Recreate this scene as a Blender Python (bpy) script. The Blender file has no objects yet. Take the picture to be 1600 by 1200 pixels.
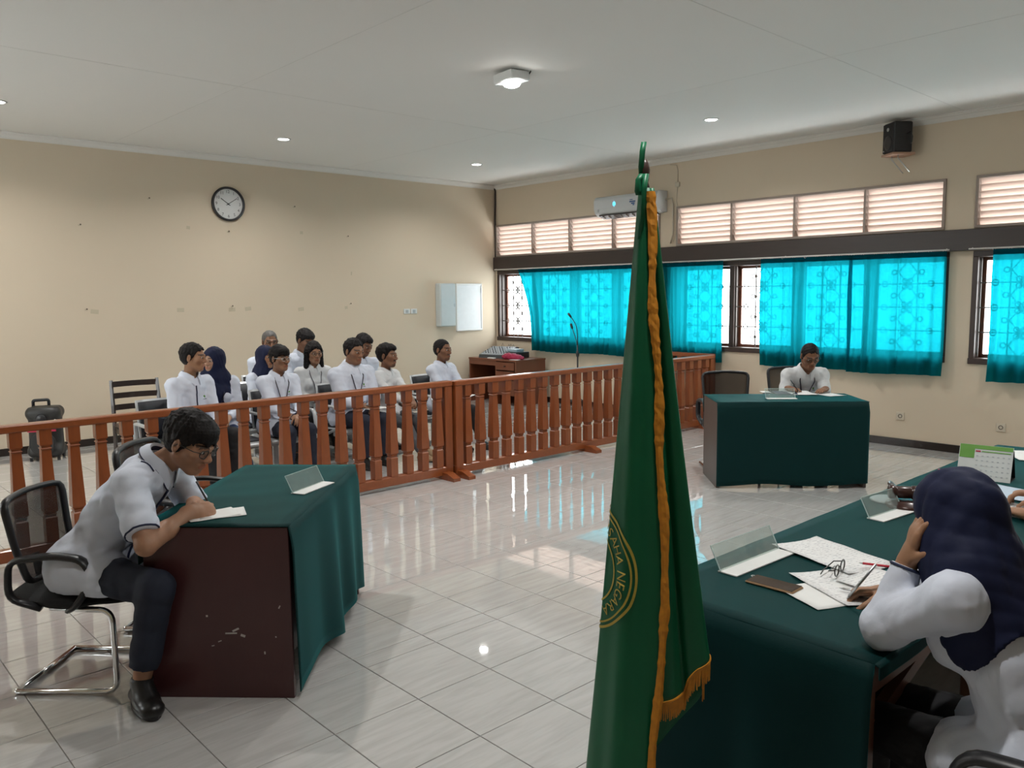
import bpy, math, random
import numpy as np
from mathutils import Vector, Matrix

# ------------------------------------------------------------------ camera, world, lights, exposure
S = bpy.context.scene
COL = S.collection
cd = bpy.data.cameras.new('camera'); cam = bpy.data.objects.new('camera', cd); COL.objects.link(cam)
cd.sensor_fit = 'HORIZONTAL'; cd.sensor_width = 36.0; cd.lens = 1271.8 / 1600 * 36.0
cd.clip_start = 0.05; cd.clip_end = 200
_R = np.array([[0.67988117, 0.73324525, -0.01062977], [-0.07319671, 0.08227831, 0.99391776], [-0.72966008, 0.67496791, -0.10961061]])
CAM = np.array([10.1367, -9.0398, 1.69])
cam.matrix_world = Matrix(((_R[0][0], _R[1][0], -_R[2][0], CAM[0]), (_R[0][1], _R[1][1], -_R[2][1], CAM[1]),
                           (_R[0][2], _R[1][2], -_R[2][2], CAM[2]), (0, 0, 0, 1)))
S.camera = cam
S.view_settings.view_transform = 'Standard'; S.view_settings.look = 'None'
S.view_settings.exposure = 0.14; S.view_settings.gamma = 1.0
S.view_settings.use_curve_mapping = False
W = bpy.data.worlds.new('overcast_sky'); S.world = W; W.use_nodes = True
_bg = W.node_tree.nodes['Background']; _bg.inputs['Color'].default_value = (0.955, 0.985, 1.0, 1); _bg.inputs['Strength'].default_value = 10.0
S.cycles.max_bounces = 8; S.cycles.diffuse_bounces = 4; S.cycles.glossy_bounces = 3; S.cycles.transmission_bounces = 4; S.cycles.transparent_max_bounces = 10
S.cycles.use_adaptive_sampling = True; S.cycles.adaptive_threshold = 0.03
S.cycles.caustics_reflective = False; S.cycles.caustics_refractive = False
S.cycles.sample_clamp_indirect = 6.0
S.cycles.use_denoising = True

ROOM_X, ROOM_Y, ROOM_H = 12.6, -11.2, 3.45

def project(P):
    q = _R @ (np.asarray(P, float) - CAM)
    if q[2] < .05: return None
    return 800 + 1271.8 * q[0] / q[2], 600 - 1271.8 * q[1] / q[2], q[2]

# ------------------------------------------------------------------ materials (procedural)
MATS = {}
def mat(name, color, rough=.55, metal=0.0, var=.06, scale=12.0, bump=0.0, bscale=60.0, emit=None, coat=0.0, stretch=None, spec=.5, trans=0.0, sheen=0.0, stint=(1, 1, 1), color2=None):
    if name in MATS: return MATS[name]
    m = bpy.data.materials.new(name); m.use_nodes = True
    nt = m.node_tree; N = nt.nodes; L = nt.links
    b = N['Principled BSDF']
    tc = N.new('ShaderNodeTexCoord'); mp = N.new('ShaderNodeMapping')
    L.new(tc.outputs['Object'], mp.inputs['Vector'])
    if stretch: mp.inputs['Scale'].default_value = stretch
    nz = N.new('ShaderNodeTexNoise'); nz.inputs['Scale'].default_value = scale; nz.inputs['Detail'].default_value = 4
    L.new(mp.outputs['Vector'], nz.inputs['Vector'])
    cr = N.new('ShaderNodeMix'); cr.data_type = 'RGBA'
    c = list(color)
    if color2 is None:
        cr.inputs[6].default_value = [max(0, x * (1 - var)) for x in c] + [1]
        cr.inputs[7].default_value = [min(1, x * (1 + var)) for x in c] + [1]
    else:
        cr.inputs[6].default_value = c + [1]; cr.inputs[7].default_value = list(color2) + [1]
    L.new(nz.outputs['Fac'], cr.inputs[0])
    L.new(cr.outputs[2], b.inputs['Base Color'])
    b.inputs['Roughness'].default_value = rough; b.inputs['Metallic'].default_value = metal
    b.inputs['Specular IOR Level'].default_value = spec
    if coat: b.inputs['Coat Weight'].default_value = coat; b.inputs['Coat Roughness'].default_value = .12
    if sheen: b.inputs['Sheen Weight'].default_value = sheen; b.inputs['Sheen Tint'].default_value = list(stint) + [1]; b.inputs['Sheen Roughness'].default_value = .4
    if trans: b.inputs['Transmission Weight'].default_value = trans
    if emit: b.inputs['Emission Color'].default_value = list(emit[:3]) + [1]; b.inputs['Emission Strength'].default_value = emit[3]
    if bump:
        n2 = N.new('ShaderNodeTexNoise'); n2.inputs['Scale'].default_value = bscale; n2.inputs['Detail'].default_value = 5
        L.new(mp.outputs['Vector'], n2.inputs['Vector'])
        bp = N.new('ShaderNodeBump'); bp.inputs['Strength'].default_value = bump; bp.inputs['Distance'].default_value = .01
        L.new(n2.outputs['Fac'], bp.inputs['Height']); L.new(bp.outputs['Normal'], b.inputs['Normal'])
    MATS[name] = m
    return m

def mat_translucent(name, color, tcolor, mix=.6, see=0.0):
    m = bpy.data.materials.new(name); m.use_nodes = True; nt = m.node_tree; N = nt.nodes; L = nt.links
    N.remove(N['Principled BSDF']); out = N['Material Output']
    tc = N.new('ShaderNodeTexCoord'); nz = N.new('ShaderNodeTexNoise'); nz.inputs['Scale'].default_value = 9; L.new(tc.outputs['Object'], nz.inputs['Vector'])
    mx = N.new('ShaderNodeMix'); mx.data_type = 'RGBA'; mx.inputs[6].default_value = [x * .93 for x in tcolor] + [1]; mx.inputs[7].default_value = list(tcolor) + [1]
    L.new(nz.outputs['Fac'], mx.inputs[0])
    d = N.new('ShaderNodeBsdfDiffuse'); d.inputs['Color'].default_value = list(color) + [1]
    t = N.new('ShaderNodeBsdfTranslucent'); L.new(mx.outputs[2], t.inputs['Color'])
    a = N.new('ShaderNodeMixShader'); a.inputs[0].default_value = mix; L.new(d.outputs[0], a.inputs[1]); L.new(t.outputs[0], a.inputs[2])
    last = a
    if see:
        tr = N.new('ShaderNodeBsdfTransparent'); tr.inputs['Color'].default_value = [min(1, x * 1.6) for x in tcolor] + [1]
        e = N.new('ShaderNodeMixShader'); e.inputs[0].default_value = see; L.new(a.outputs[0], e.inputs[1]); L.new(tr.outputs[0], e.inputs[2]); last = e
    L.new(last.outputs[0], out.inputs['Surface'])
    MATS[name] = m
    return m

def mat_clear(name, tint=(1, 1, 1), gloss=.08, rough=.02, opaque=0.0, body=(.8, .85, .85)):
    """thin clear sheet: mostly transparent with a little mirror"""
    m = bpy.data.materials.new(name); m.use_nodes = True; nt = m.node_tree; N = nt.nodes; L = nt.links
    N.remove(N['Principled BSDF']); out = N['Material Output']
    lw = N.new('ShaderNodeLayerWeight'); lw.inputs['Blend'].default_value = .5
    fr = N.new('ShaderNodeMath'); fr.operation = 'POWER'; L.new(lw.outputs['Facing'], fr.inputs[0]); fr.inputs[1].default_value = 4.0
    nz = N.new('ShaderNodeTexNoise'); nz.inputs['Scale'].default_value = 5
    ma = N.new('ShaderNodeMath'); ma.operation = 'MULTIPLY_ADD'; L.new(fr.outputs[0], ma.inputs[0]); ma.inputs[1].default_value = .6
    m2 = N.new('ShaderNodeMath'); m2.operation = 'MULTIPLY'; m2.inputs[1].default_value = gloss; L.new(nz.outputs['Fac'], m2.inputs[0]); L.new(m2.outputs[0], ma.inputs[2])
    tr = N.new('ShaderNodeBsdfTransparent'); tr.inputs['Color'].default_value = list(tint) + [1]
    gl = N.new('ShaderNodeBsdfGlossy'); gl.inputs['Roughness'].default_value = rough
    a = N.new('ShaderNodeMixShader'); L.new(ma.outputs[0], a.inputs[0]); L.new(tr.outputs[0], a.inputs[1]); L.new(gl.outputs[0], a.inputs[2])
    last = a
    if opaque:
        d = N.new('ShaderNodeBsdfDiffuse'); d.inputs['Color'].default_value = list(body) + [1]
        e = N.new('ShaderNodeMixShader'); e.inputs[0].default_value = opaque; L.new(a.outputs[0], e.inputs[1]); L.new(d.outputs[0], e.inputs[2]); last = e
    L.new(last.outputs[0], out.inputs['Surface'])
    MATS[name] = m
    return m

def mat_skin(name, rough=.5):
    m = bpy.data.materials.new(name); m.use_nodes = True; nt = m.node_tree; N = nt.nodes; L = nt.links
    b = N['Principled BSDF']; at = N.new('ShaderNodeAttribute'); at.attribute_name = 'tint'
    nz = N.new('ShaderNodeTexNoise'); nz.inputs['Scale'].default_value = 40; nz.inputs['Detail'].default_value = 3
    tc = N.new('ShaderNodeTexCoord'); L.new(tc.outputs['Object'], nz.inputs['Vector'])
    mr = N.new('ShaderNodeMapRange'); mr.inputs[3].default_value = .9; mr.inputs[4].default_value = 1.08; L.new(nz.outputs['Fac'], mr.inputs[0])
    mx = N.new('ShaderNodeMix'); mx.data_type = 'RGBA'; mx.blend_type = 'MULTIPLY'; mx.inputs[0].default_value = 1
    L.new(at.outputs['Color'], mx.inputs[6]); L.new(mr.outputs[0], mx.inputs[7]); L.new(mx.outputs[2], b.inputs['Base Color'])
    b.inputs['Roughness'].default_value = rough; b.inputs['Specular IOR Level'].default_value = .35
    MATS[name] = m
    return m

# ------------------------------------------------------------------ object helpers
def props(o, label=None, cat=None, group=None, kind=None):
    if label: o['label'] = label
    if cat: o['category'] = cat
    if group: o['group'] = group
    if kind: o['kind'] = kind
    return o

def thing(name, label, cat, loc=(0, 0, 0), rz=0.0, group=None, kind=None):
    o = bpy.data.objects.new(name, None); COL.objects.link(o); o.empty_display_size = .1
    o.location = loc; o.rotation_euler = (0, 0, rz)
    return props(o, label, cat, group, kind)

def link_mesh(name, me, material=None, parent=None, smooth=False):
    if material is not None: me.materials.append(material)
    if smooth: me.polygons.foreach_set('use_smooth', [True] * len(me.polygons))
    o = bpy.data.objects.new(name, me); COL.objects.link(o)
    if parent is not None: o.parent = parent
    return o

def inst(o, parent=None, loc=None, rot=None):
    c = o.copy(); COL.objects.link(c); c.parent = parent
    if loc is not None: c.location = loc
    if rot is not None: c.rotation_euler = rot
    return c

def V3(p): return np.asarray(p, float)
def nrm(v):
    v = V3(v); n = np.linalg.norm(v); return v / n if n > 1e-9 else v
def rotz(a): c, s = math.cos(a), math.sin(a); return np.array([[c, -s, 0], [s, c, 0], [0, 0, 1]])
def rotx(a): c, s = math.cos(a), math.sin(a); return np.array([[1, 0, 0], [0, c, -s], [0, s, c]])
def roty(a): c, s = math.cos(a), math.sin(a); return np.array([[c, 0, s], [0, 1, 0], [-s, 0, c]])

def fillet(pts, r, n=5, closed=False):
    P = [V3(p) for p in pts]; out = []; m = len(P)
    for i in range(m):
        if not closed and i in (0, m - 1): out.append(P[i]); continue
        a, b, c = P[i - 1], P[i], P[(i + 1) % m]
        la, lc = np.linalg.norm(a - b), np.linalg.norm(c - b)
        d = min(r, la * .49, lc * .49)
        p0 = b + (a - b) / la * d; p1 = b + (c - b) / lc * d
        for k in range(n + 1):
            t = k / n; out.append((1 - t) ** 2 * p0 + 2 * t * (1 - t) * b + t * t * p1)
    return out

class MB:
    """collects shapes of ONE part and links them as one mesh"""
    def __init__(s): s.v = []; s.f = []; s.mi = []
    def add(s, vs, fs, mi=0):
        o = len(s.v); s.v += [tuple(map(float, p)) for p in vs]; s.f += [tuple(i + o for i in f) for f in fs]; s.mi += [mi] * len(fs); return s
    def box(s, c, size, R=None, bev=0.0, mi=0):
        hx, hy, hz = [x / 2 for x in size]
        if bev <= 0:
            vs = [(-hx, -hy, -hz), (hx, -hy, -hz), (hx, hy, -hz), (-hx, hy, -hz), (-hx, -hy, hz), (hx, -hy, hz), (hx, hy, hz), (-hx, hy, hz)]
            fs = [(0, 3, 2, 1), (4, 5, 6, 7), (0, 1, 5, 4), (1, 2, 6, 5), (2, 3, 7, 6), (3, 0, 4, 7)]
        else:
            b = min(bev, hx * .9, hy * .9, hz * .9); vs = []; fs = []
            for z, k in ((-hz, b), (-hz + b, 0), (hz - b, 0), (hz, b)):
                x, y = hx - k, hy - k; c2 = b if k == 0 else b * .6
                vs += [(-x + c2, -y, z), (x - c2, -y, z), (x, -y + c2, z), (x, y - c2, z), (x - c2, y, z), (-x + c2, y, z), (-x, y - c2, z), (-x, -y + c2, z)]
            for l in range(3):
                for i in range(8): fs.append((l * 8 + i, l * 8 + (i + 1) % 8, l * 8 + 8 + (i + 1) % 8, l * 8 + 8 + i))
            fs.append(tuple(range(7, -1, -1))); fs.append(tuple(range(24, 32)))
        vs = np.array(vs)
        if R is not None: vs = vs @ np.asarray(R).T
        return s.add(vs + V3(c), fs, mi)
    def bar(s, a, b, w, h, up=(0, 0, 1), bev=0.0, mi=0):
        a, b = V3(a), V3(b); d = b - a; L = np.linalg.norm(d); y = d / L; x = np.cross(y, up)
        if np.linalg.norm(x) < 1e-6: x = np.cross(y, (1, 0, 0))
        x = nrm(x); z = np.cross(x, y)
        return s.box((a + b) / 2, (w, L, h), np.array([x, y, z]).T, bev, mi)
    def tube(s, pts, r, n=8, closed=False, flat=1.0, up=None, mi=0, caps=True):
        P = [V3(p) for p in pts]; m = len(P); rr = r if hasattr(r, '__len__') else [r] * m
        vs = []; x = None
        for i in range(m):
            t = nrm((P[(i + 1) % m] - P[i - 1]) if closed else (P[min(i + 1, m - 1)] - P[max(i - 1, 0)]))
            if up is not None: x = nrm(np.cross(t, up))
            else:
                if x is None: x = nrm(np.cross(t, (0, 0, 1) if abs(t[2]) < .9 else (1, 0, 0)))
                x = nrm(x - t * np.dot(x, t))
            y = np.cross(t, x)
            for k in range(n):
                a = 2 * math.pi * k / n; vs.append(P[i] + rr[i] * (math.cos(a) * x + math.sin(a) * flat * y))
        fs = []
        for i in range(m if closed else m - 1):
            for k in range(n):
                a = i * n + k; b = i * n + (k + 1) % n; c = ((i + 1) % m) * n + (k + 1) % n; d = ((i + 1) % m) * n + k
                fs.append((a, b, c, d))
        if caps and not closed: fs.append(tuple(range(n - 1, -1, -1))); fs.append(tuple((m - 1) * n + k for k in range(n)))
        return s.add(vs, fs, mi)
    def lathe(s, prof, n=16, c=(0, 0, 0), R=None, rot=0.0, mi=0, cap=True):
        vs = []; fs = []; m = len(prof)
        for (r, z) in prof:
            for k in range(n):
                a = 2 * math.pi * k / n + rot; vs.append((r * math.cos(a), r * math.sin(a), z))
        for i in range(m - 1):
            for k in range(n): fs.append((i * n + k, i * n + (k + 1) % n, (i + 1) * n + (k + 1) % n, (i + 1) * n + k))
        if cap: fs.append(tuple(range(n - 1, -1, -1))); fs.append(tuple((m - 1) * n + k for k in range(n)))
        vs = np.array(vs)
        if R is not None: vs = vs @ np.asarray(R).T
        return s.add(vs + V3(c), fs, mi)
    def prism(s, poly, a, b, axis=1, mi=0):
        """extrude 2-D outline along axis from a to b"""
        n = len(poly); vs = []
        for t in (a, b):
            for (p, q) in poly:
                vs.append({0: (t, p, q), 1: (p, t, q), 2: (p, q, t)}[axis])
        fs = [tuple(range(n)), tuple(range(2 * n - 1, n - 1, -1))] + [(i, i + n, (i + 1) % n + n, (i + 1) % n) for i in range(n)]
        return s.add(vs, fs, mi)
    def sheet(s, G, th=.003, mi=0):
        """closed thick sheet through a grid of points G[u][v]"""
        G = np.array(G, float); nu, nv = G.shape[:2]
        du = np.gradient(G, axis=0); dv = np.gradient(G, axis=1)
        nn = np.cross(du, dv); ln = np.linalg.norm(nn, axis=2, keepdims=True); ln[ln < 1e-12] = 1; nn = nn / ln
        A = (G + nn * th / 2).reshape(-1, 3); B = (G - nn * th / 2).reshape(-1, 3); o = nu * nv; fs = []
        ix = lambda i, j: i * nv + j
        for i in range(nu - 1):
            for j in range(nv - 1):
                fs.append((ix(i, j), ix(i + 1, j), ix(i + 1, j + 1), ix(i, j + 1)))
                fs.append((o + ix(i, j), o + ix(i, j + 1), o + ix(i + 1, j + 1), o + ix(i + 1, j)))
        for i in range(nu - 1):
            fs.append((ix(i, 0), o + ix(i, 0), o + ix(i + 1, 0), ix(i + 1, 0)))
            fs.append((ix(i, nv - 1), ix(i + 1, nv - 1), o + ix(i + 1, nv - 1), o + ix(i, nv - 1)))
        for j in range(nv - 1):
            fs.append((ix(0, j), ix(0, j + 1), o + ix(0, j + 1), o + ix(0, j)))
            fs.append((ix(nu - 1, j), o + ix(nu - 1, j), o + ix(nu - 1, j + 1), ix(nu - 1, j + 1)))
        return s.add(np.vstack([A, B]), fs, mi)
    def mesh(s, name):
        me = bpy.data.meshes.new(name); me.from_pydata(s.v, [], s.f); me.update(); return me
    def build(s, name, material, parent=None, smooth=False, sharp=None, loc=None, rot=None):
        me = s.mesh(name)
        ms = material if isinstance(material, (list, tuple)) else [material]
        for m in ms: me.materials.append(m)
        if len(ms) > 1: me.polygons.foreach_set('material_index', s.mi)
        if smooth:
            me.polygons.foreach_set('use_smooth', [True] * len(me.polygons))
            if sharp:
                import bmesh
                bm = bmesh.new(); bm.from_mesh(me)
                for e in bm.edges:
                    if len(e.link_faces) == 2 and e.calc_face_angle(0) > sharp: e.smooth = False
                bm.to_mesh(me); bm.free()
        o = bpy.data.objects.new(name, me); COL.objects.link(o)
        if parent is not None: o.parent = parent
        if loc is not None: o.location = loc
        if rot is not None: o.rotation_euler = rot
        return o

def text_mesh(txt, size):
    cu = bpy.data.curves.new('lettering', 'FONT'); cu.body = txt; cu.size = size; cu.align_x = 'CENTER'; cu.align_y = 'CENTER'; cu.resolution_u = 3
    o = bpy.data.objects.new('lettering', cu); COL.objects.link(o)
    dg = bpy.context.evaluated_depsgraph_get(); me = bpy.data.meshes.new_from_object(o.evaluated_get(dg))
    v = np.array([p.co[:] for p in me.vertices]) if len(me.vertices) else np.zeros((0, 3)); f = [tuple(p.vertices) for p in me.polygons]
    bpy.data.objects.remove(o); bpy.data.curves.remove(cu); bpy.data.meshes.remove(me)
    return v, f

# ------------------------------------------------------------------ smooth solid modelling (distance field -> one continuous mesh)
class Field:
    def __init__(s, lo, hi, h, fine=()):
        s.ax = []
        for a in range(3):
            pts = [lo[a]]
            while pts[-1] < hi[a]:
                st = h
                for (fa, p0, p1, hf) in fine:
                    if fa == a and p0 - h < pts[-1] < p1: st = min(st, hf)
                pts.append(pts[-1] + st)
            s.ax.append(np.array(pts, np.float32))
        s.D = np.full([len(x) for x in s.ax], .5, np.float32)
    def _box(s, lo, hi):
        sl = [];
        for a in range(3):
            i = max(0, int(np.searchsorted(s.ax[a], lo[a])) - 1); j = min(len(s.ax[a]), int(np.searchsorted(s.ax[a], hi[a])) + 1)
            if j - i < 1: return None
            sl.append(slice(i, j))
        g = [s.ax[0][sl[0]][:, None, None], s.ax[1][sl[1]][None, :, None], s.ax[2][sl[2]][None, None, :]]
        return tuple(sl), g
    def _mix(s, sl, d, k, op):
        D = s.D[sl]
        if op == 'sub':
            d = -d; hh = np.maximum(k - np.abs(D - d), 0) / k; s.D[sl] = np.maximum(D, d) + hh * hh * k * .25
        else:
            hh = np.maximum(k - np.abs(D - d), 0) / k; s.D[sl] = np.minimum(D, d) - hh * hh * k * .25
    def cap(s, a, b, ra, rb=None, k=.02, xdir=None, flat=1.0, op='add'):
        a, b = V3(a), V3(b); rb = ra if rb is None else rb; m = max(ra, rb) + k + .03
        q = s._box(np.minimum(a, b) - m, np.maximum(a, b) + m)
        if q is None: return
        sl, (X, Y, Z) = q
        d = b - a; L = max(np.linalg.norm(d), 1e-6); z = d / L
        x = V3(xdir) if xdir is not None else np.array([1., 0, 0]) if abs(z[0]) < .9 else np.array([0, 1., 0])
        x = nrm(x - z * np.dot(x, z)); y = np.cross(z, x)
        px, py, pz = X - a[0], Y - a[1], Z - a[2]
        lz = px * z[0] + py * z[1] + pz * z[2]; t = np.clip(lz / L, 0, 1); lz = lz - t * L
        if flat == 1.0:
            r2 = px * px + py * py + pz * pz; l0 = (lz + t * L)
            dist = np.sqrt(np.maximum(r2 - l0 * l0, 0) + lz * lz) - (ra + (rb - ra) * t)
        else:
            lx = px * x[0] + py * x[1] + pz * x[2]; ly = (px * y[0] + py * y[1] + pz * y[2]) / flat
            dist = (np.sqrt(lx * lx + ly * ly + lz * lz) - (ra + (rb - ra) * t)) * (flat * .5 + .5)
        s._mix(sl, dist, k, op)
    def ell(s, c, r, R=None, k=.02, op='add'):
        c, r = V3(c), V3(r); m = r.max() + k + .03
        q = s._box(c - m, c + m)
        if q is None: return
        sl, (X, Y, Z) = q
        px, py, pz = X - c[0], Y - c[1], Z - c[2]
        if R is not None:
            R = np.asarray(R); px, py, pz = [px * R[0, i] + py * R[1, i] + pz * R[2, i] for i in range(3)]
        k0 = np.sqrt((px / r[0]) ** 2 + (py / r[1]) ** 2 + (pz / r[2]) ** 2)
        k1 = np.sqrt((px / r[0] ** 2) ** 2 + (py / r[1] ** 2) ** 2 + (pz / r[2] ** 2) ** 2) + 1e-6
        s._mix(sl, k0 * (k0 - 1) / k1, k, op)
    def grid(s): return s.ax[0][:, None, None], s.ax[1][None, :, None], s.ax[2][None, None, :]
    def keep(s, fn):
        """keep only where fn(X,Y,Z) < 0"""
        s.D = np.maximum(s.D, fn(*s.grid()).astype(np.float32))
    def wrinkle(s, amp, seed, wl=(.07, .16), n=7):
        rng = np.random.RandomState(seed); X, Y, Z = s.grid(); acc = 0
        for i in range(n):
            d = nrm(rng.normal(size=3)); w = 2 * math.pi / rng.uniform(*wl); ph = rng.uniform(0, 6.28)
            e = nrm(rng.normal(size=3)); w2 = 2 * math.pi / rng.uniform(.2, .5)
            q = np.sin((X * d[0] + Y * d[1] + Z * d[2]) * w + ph + 2.2 * np.sin((X * e[0] + Y * e[1] + Z * e[2]) * w2)); acc = acc + (q if i % 2 else 1.2 - 2.2 * np.abs(q) ** .7)
        s.D = s.D + (amp / math.sqrt(n) * acc).astype(np.float32)
    def val(s, p):
        ij = []; fr = []
        for a in range(3):
            x = s.ax[a]; i = int(np.clip(np.searchsorted(x, p[a]) - 1, 0, len(x) - 2)); ij.append(i); fr.append(float(np.clip((p[a] - x[i]) / (x[i + 1] - x[i]), 0, 1)))
        c = s.D[ij[0]:ij[0] + 2, ij[1]:ij[1] + 2, ij[2]:ij[2] + 2]
        c = c[0] * (1 - fr[0]) + c[1] * fr[0]; c = c[0] * (1 - fr[1]) + c[1] * fr[1]
        return float(c[0] * (1 - fr[2]) + c[1] * fr[2])
    def hit(s, o, d, tmax=.5, step=.006):
        o, d = V3(o), nrm(d); t = 0; pv = s.val(o)
        while t < tmax:
            t += step; v = s.val(o + d * t)
            if v < 0: return o + d * (t - step * min(1, -v / max(pv - v, 1e-6)))
            pv = v
        return o + d * tmax * .5
    def nets(s):
        D = s.D; I = D < 0; n = D.shape
        cnt = np.zeros([x - 1 for x in n], np.int8)
        for dx in (0, 1):
            for dy in (0, 1):
                for dz in (0, 1): cnt += I[dx:n[0] - 1 + dx, dy:n[1] - 1 + dy, dz:n[2] - 1 + dz]
        mixed = (cnt > 0) & (cnt < 8); idx = np.argwhere(mixed)
        ids = np.full(mixed.shape, -1, np.int64); ids[mixed] = np.arange(len(idx))
        i, j, k = idx.T; pos = np.zeros((len(idx), 3)); num = np.zeros(len(idx))
        C = [(x, y, z) for x in (0, 1) for y in (0, 1) for z in (0, 1)]
        for a in C:
            for b in C:
                if sum(abs(p - q) for p, q in zip(a, b)) != 1 or a > b: continue
                va = D[i + a[0], j + a[1], k + a[2]]; vb = D[i + b[0], j + b[1], k + b[2]]; m = (va < 0) != (vb < 0)
                t = np.where(m, va / np.where(m, va - vb, 1), 0)
                for ax, ii in ((0, i), (1, j), (2, k)):
                    pa = s.ax[ax][ii + a[ax]]; pb = s.ax[ax][ii + b[ax]]; pos[:, ax] += np.where(m, pa + (pb - pa) * t, 0)
                num += m
        pos /= num[:, None]; F = []
        for ax in range(3):
            o1, o2 = (ax + 1) % 3, (ax + 2) % 3
            A = np.take(I, range(n[ax] - 1), ax); B = np.take(I, range(1, n[ax]), ax)
            e = np.argwhere(A != B); e = e[(e[:, o1] > 0) & (e[:, o1] < n[o1] - 1) & (e[:, o2] > 0) & (e[:, o2] < n[o2] - 1)]
            s0 = A[tuple(e.T)]; q = []
            for (d1, d2) in ((-1, -1), (0, -1), (0, 0), (-1, 0)):
                c = e.copy(); c[:, o1] += d1; c[:, o2] += d2; q.append(ids[tuple(c.T)])
            q = np.array(q).T; q[~s0] = q[~s0][:, ::-1]; F.append(q)
        F = np.vstack(F); F = F[(F >= 0).all(1)]
        return pos, F
    def build(s, name, material, parent, tint=None, xf=None):
        pos, F = s.nets()
        raw = pos
        if xf is not None: pos = pos @ np.asarray(xf[0]).T + V3(xf[1])
        me = bpy.data.meshes.new(name); me.vertices.add(len(pos)); me.vertices.foreach_set('co', pos.astype(np.float32).ravel())
        me.loops.add(F.size); me.loops.foreach_set('vertex_index', F.astype(np.int32).ravel())
        me.polygons.add(len(F)); me.polygons.foreach_set('loop_start', np.arange(0, F.size, 4, dtype=np.int32))
        me.polygons.foreach_set('use_smooth', np.ones(len(F), bool)); me.update(calc_edges=True)
        if tint is not None:
            c = tint(raw); at = me.attributes.new('tint', 'FLOAT_COLOR', 'POINT')
            at.data.foreach_set('color', np.hstack([c, np.ones((len(c), 1))]).astype(np.float32).ravel())
        me.materials.append(material)
        o = bpy.data.objects.new(name, me); COL.objects.link(o); o.parent = parent
        return o
# ------------------------------------------------------------------ the room
rnd = random.Random(7)
M_wall = mat('cream_wall_paint', (.62, .522, .395), .75, var=.035, scale=1.3, bump=.05, bscale=220)
M_ceil = mat('white_ceiling_paint', (.70, .69, .66), .8, var=.02, scale=.8)
M_crown = mat('white_plaster_cove', (.68, .66, .62), .7, var=.02)
M_base = mat('black_brown_skirting_tile', (.025, .018, .015), .25, var=.2)
M_beam = mat('dark_brown_beam_wood', (.035, .024, .02), .4, var=.2, scale=5, stretch=(1, 8, 8))
M_frame = mat('dark_window_wood', (.045, .026, .02), .4, var=.2, scale=8)
M_sash = mat('red_brown_sash_wood', (.16, .055, .03), .4, var=.15, scale=8)
M_lframe = mat('taupe_louvre_frame_paint', (.30, .245, .21), .55, var=.05)
M_iron = mat('grey_painted_wrought_iron', (.13, .11, .10), .5, var=.1)
M_pane = mat_clear('window_pane_glass', (.97, .985, .98), .03)
M_slat = mat_translucent('frosted_louvre_glass', (.58, .53, .49), (.70, .61, .56), .62)
M_grout = mat('grey_grout', (.22, .21, .20), .8)

def mat_tile():
    m = bpy.data.materials.new('glossy_streaked_floor_tile'); m.use_nodes = True; nt = m.node_tree; N = nt.nodes; L = nt.links
    b = N['Principled BSDF']; g = N.new('ShaderNodeNewGeometry'); oi = N.new('ShaderNodeObjectInfo')
    ad = N.new('ShaderNodeVectorMath'); ad.operation = 'ADD'; L.new(g.outputs['Position'], ad.inputs[0])
    sc = N.new('ShaderNodeVectorMath'); sc.operation = 'SCALE'; sc.inputs['Scale'].default_value = 40; L.new(oi.outputs['Random'], sc.inputs[0]); L.new(sc.outputs[0], ad.inputs[1])
    mp = N.new('ShaderNodeMapping'); mp.inputs['Rotation'].default_value = (0, 0, .12); mp.inputs['Scale'].default_value = (9, 1.1, 1); L.new(ad.outputs[0], mp.inputs['Vector'])
    nz = N.new('ShaderNodeTexNoise'); nz.inputs['Scale'].default_value = 3.2; nz.inputs['Detail'].default_value = 5; nz.inputs['Distortion'].default_value = .6; L.new(mp.outputs[0], nz.inputs['Vector'])
    cr = N.new('ShaderNodeValToRGB'); cr.color_ramp.elements[0].position = .32; cr.color_ramp.elements[0].color = (.50, .487, .468, 1)
    cr.color_ramp.elements[1].position = .62; cr.color_ramp.elements[1].color = (.575, .565, .548, 1); L.new(nz.outputs['Fac'], cr.inputs[0]); L.new(cr.outputs[0], b.inputs['Base Color'])
    b.inputs['Roughness'].default_value = .025; b.inputs['Specular IOR Level'].default_value = .9; b.inputs['Coat Weight'].default_value = .7; b.inputs['Coat Roughness'].default_value = .015
    n2 = N.new('ShaderNodeTexNoise'); n2.inputs['Scale'].default_value = 5; n2.inputs['Detail'].default_value = 2; L.new(ad.outputs[0], n2.inputs['Vector'])
    bp = N.new('ShaderNodeBump'); bp.inputs['Strength'].default_value = .016; bp.inputs['Distance'].default_value = .02; L.new(n2.outputs['Fac'], bp.inputs['Height']); L.new(bp.outputs[0], b.inputs['Normal'])
    return m
M_tile = mat_tile()

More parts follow.
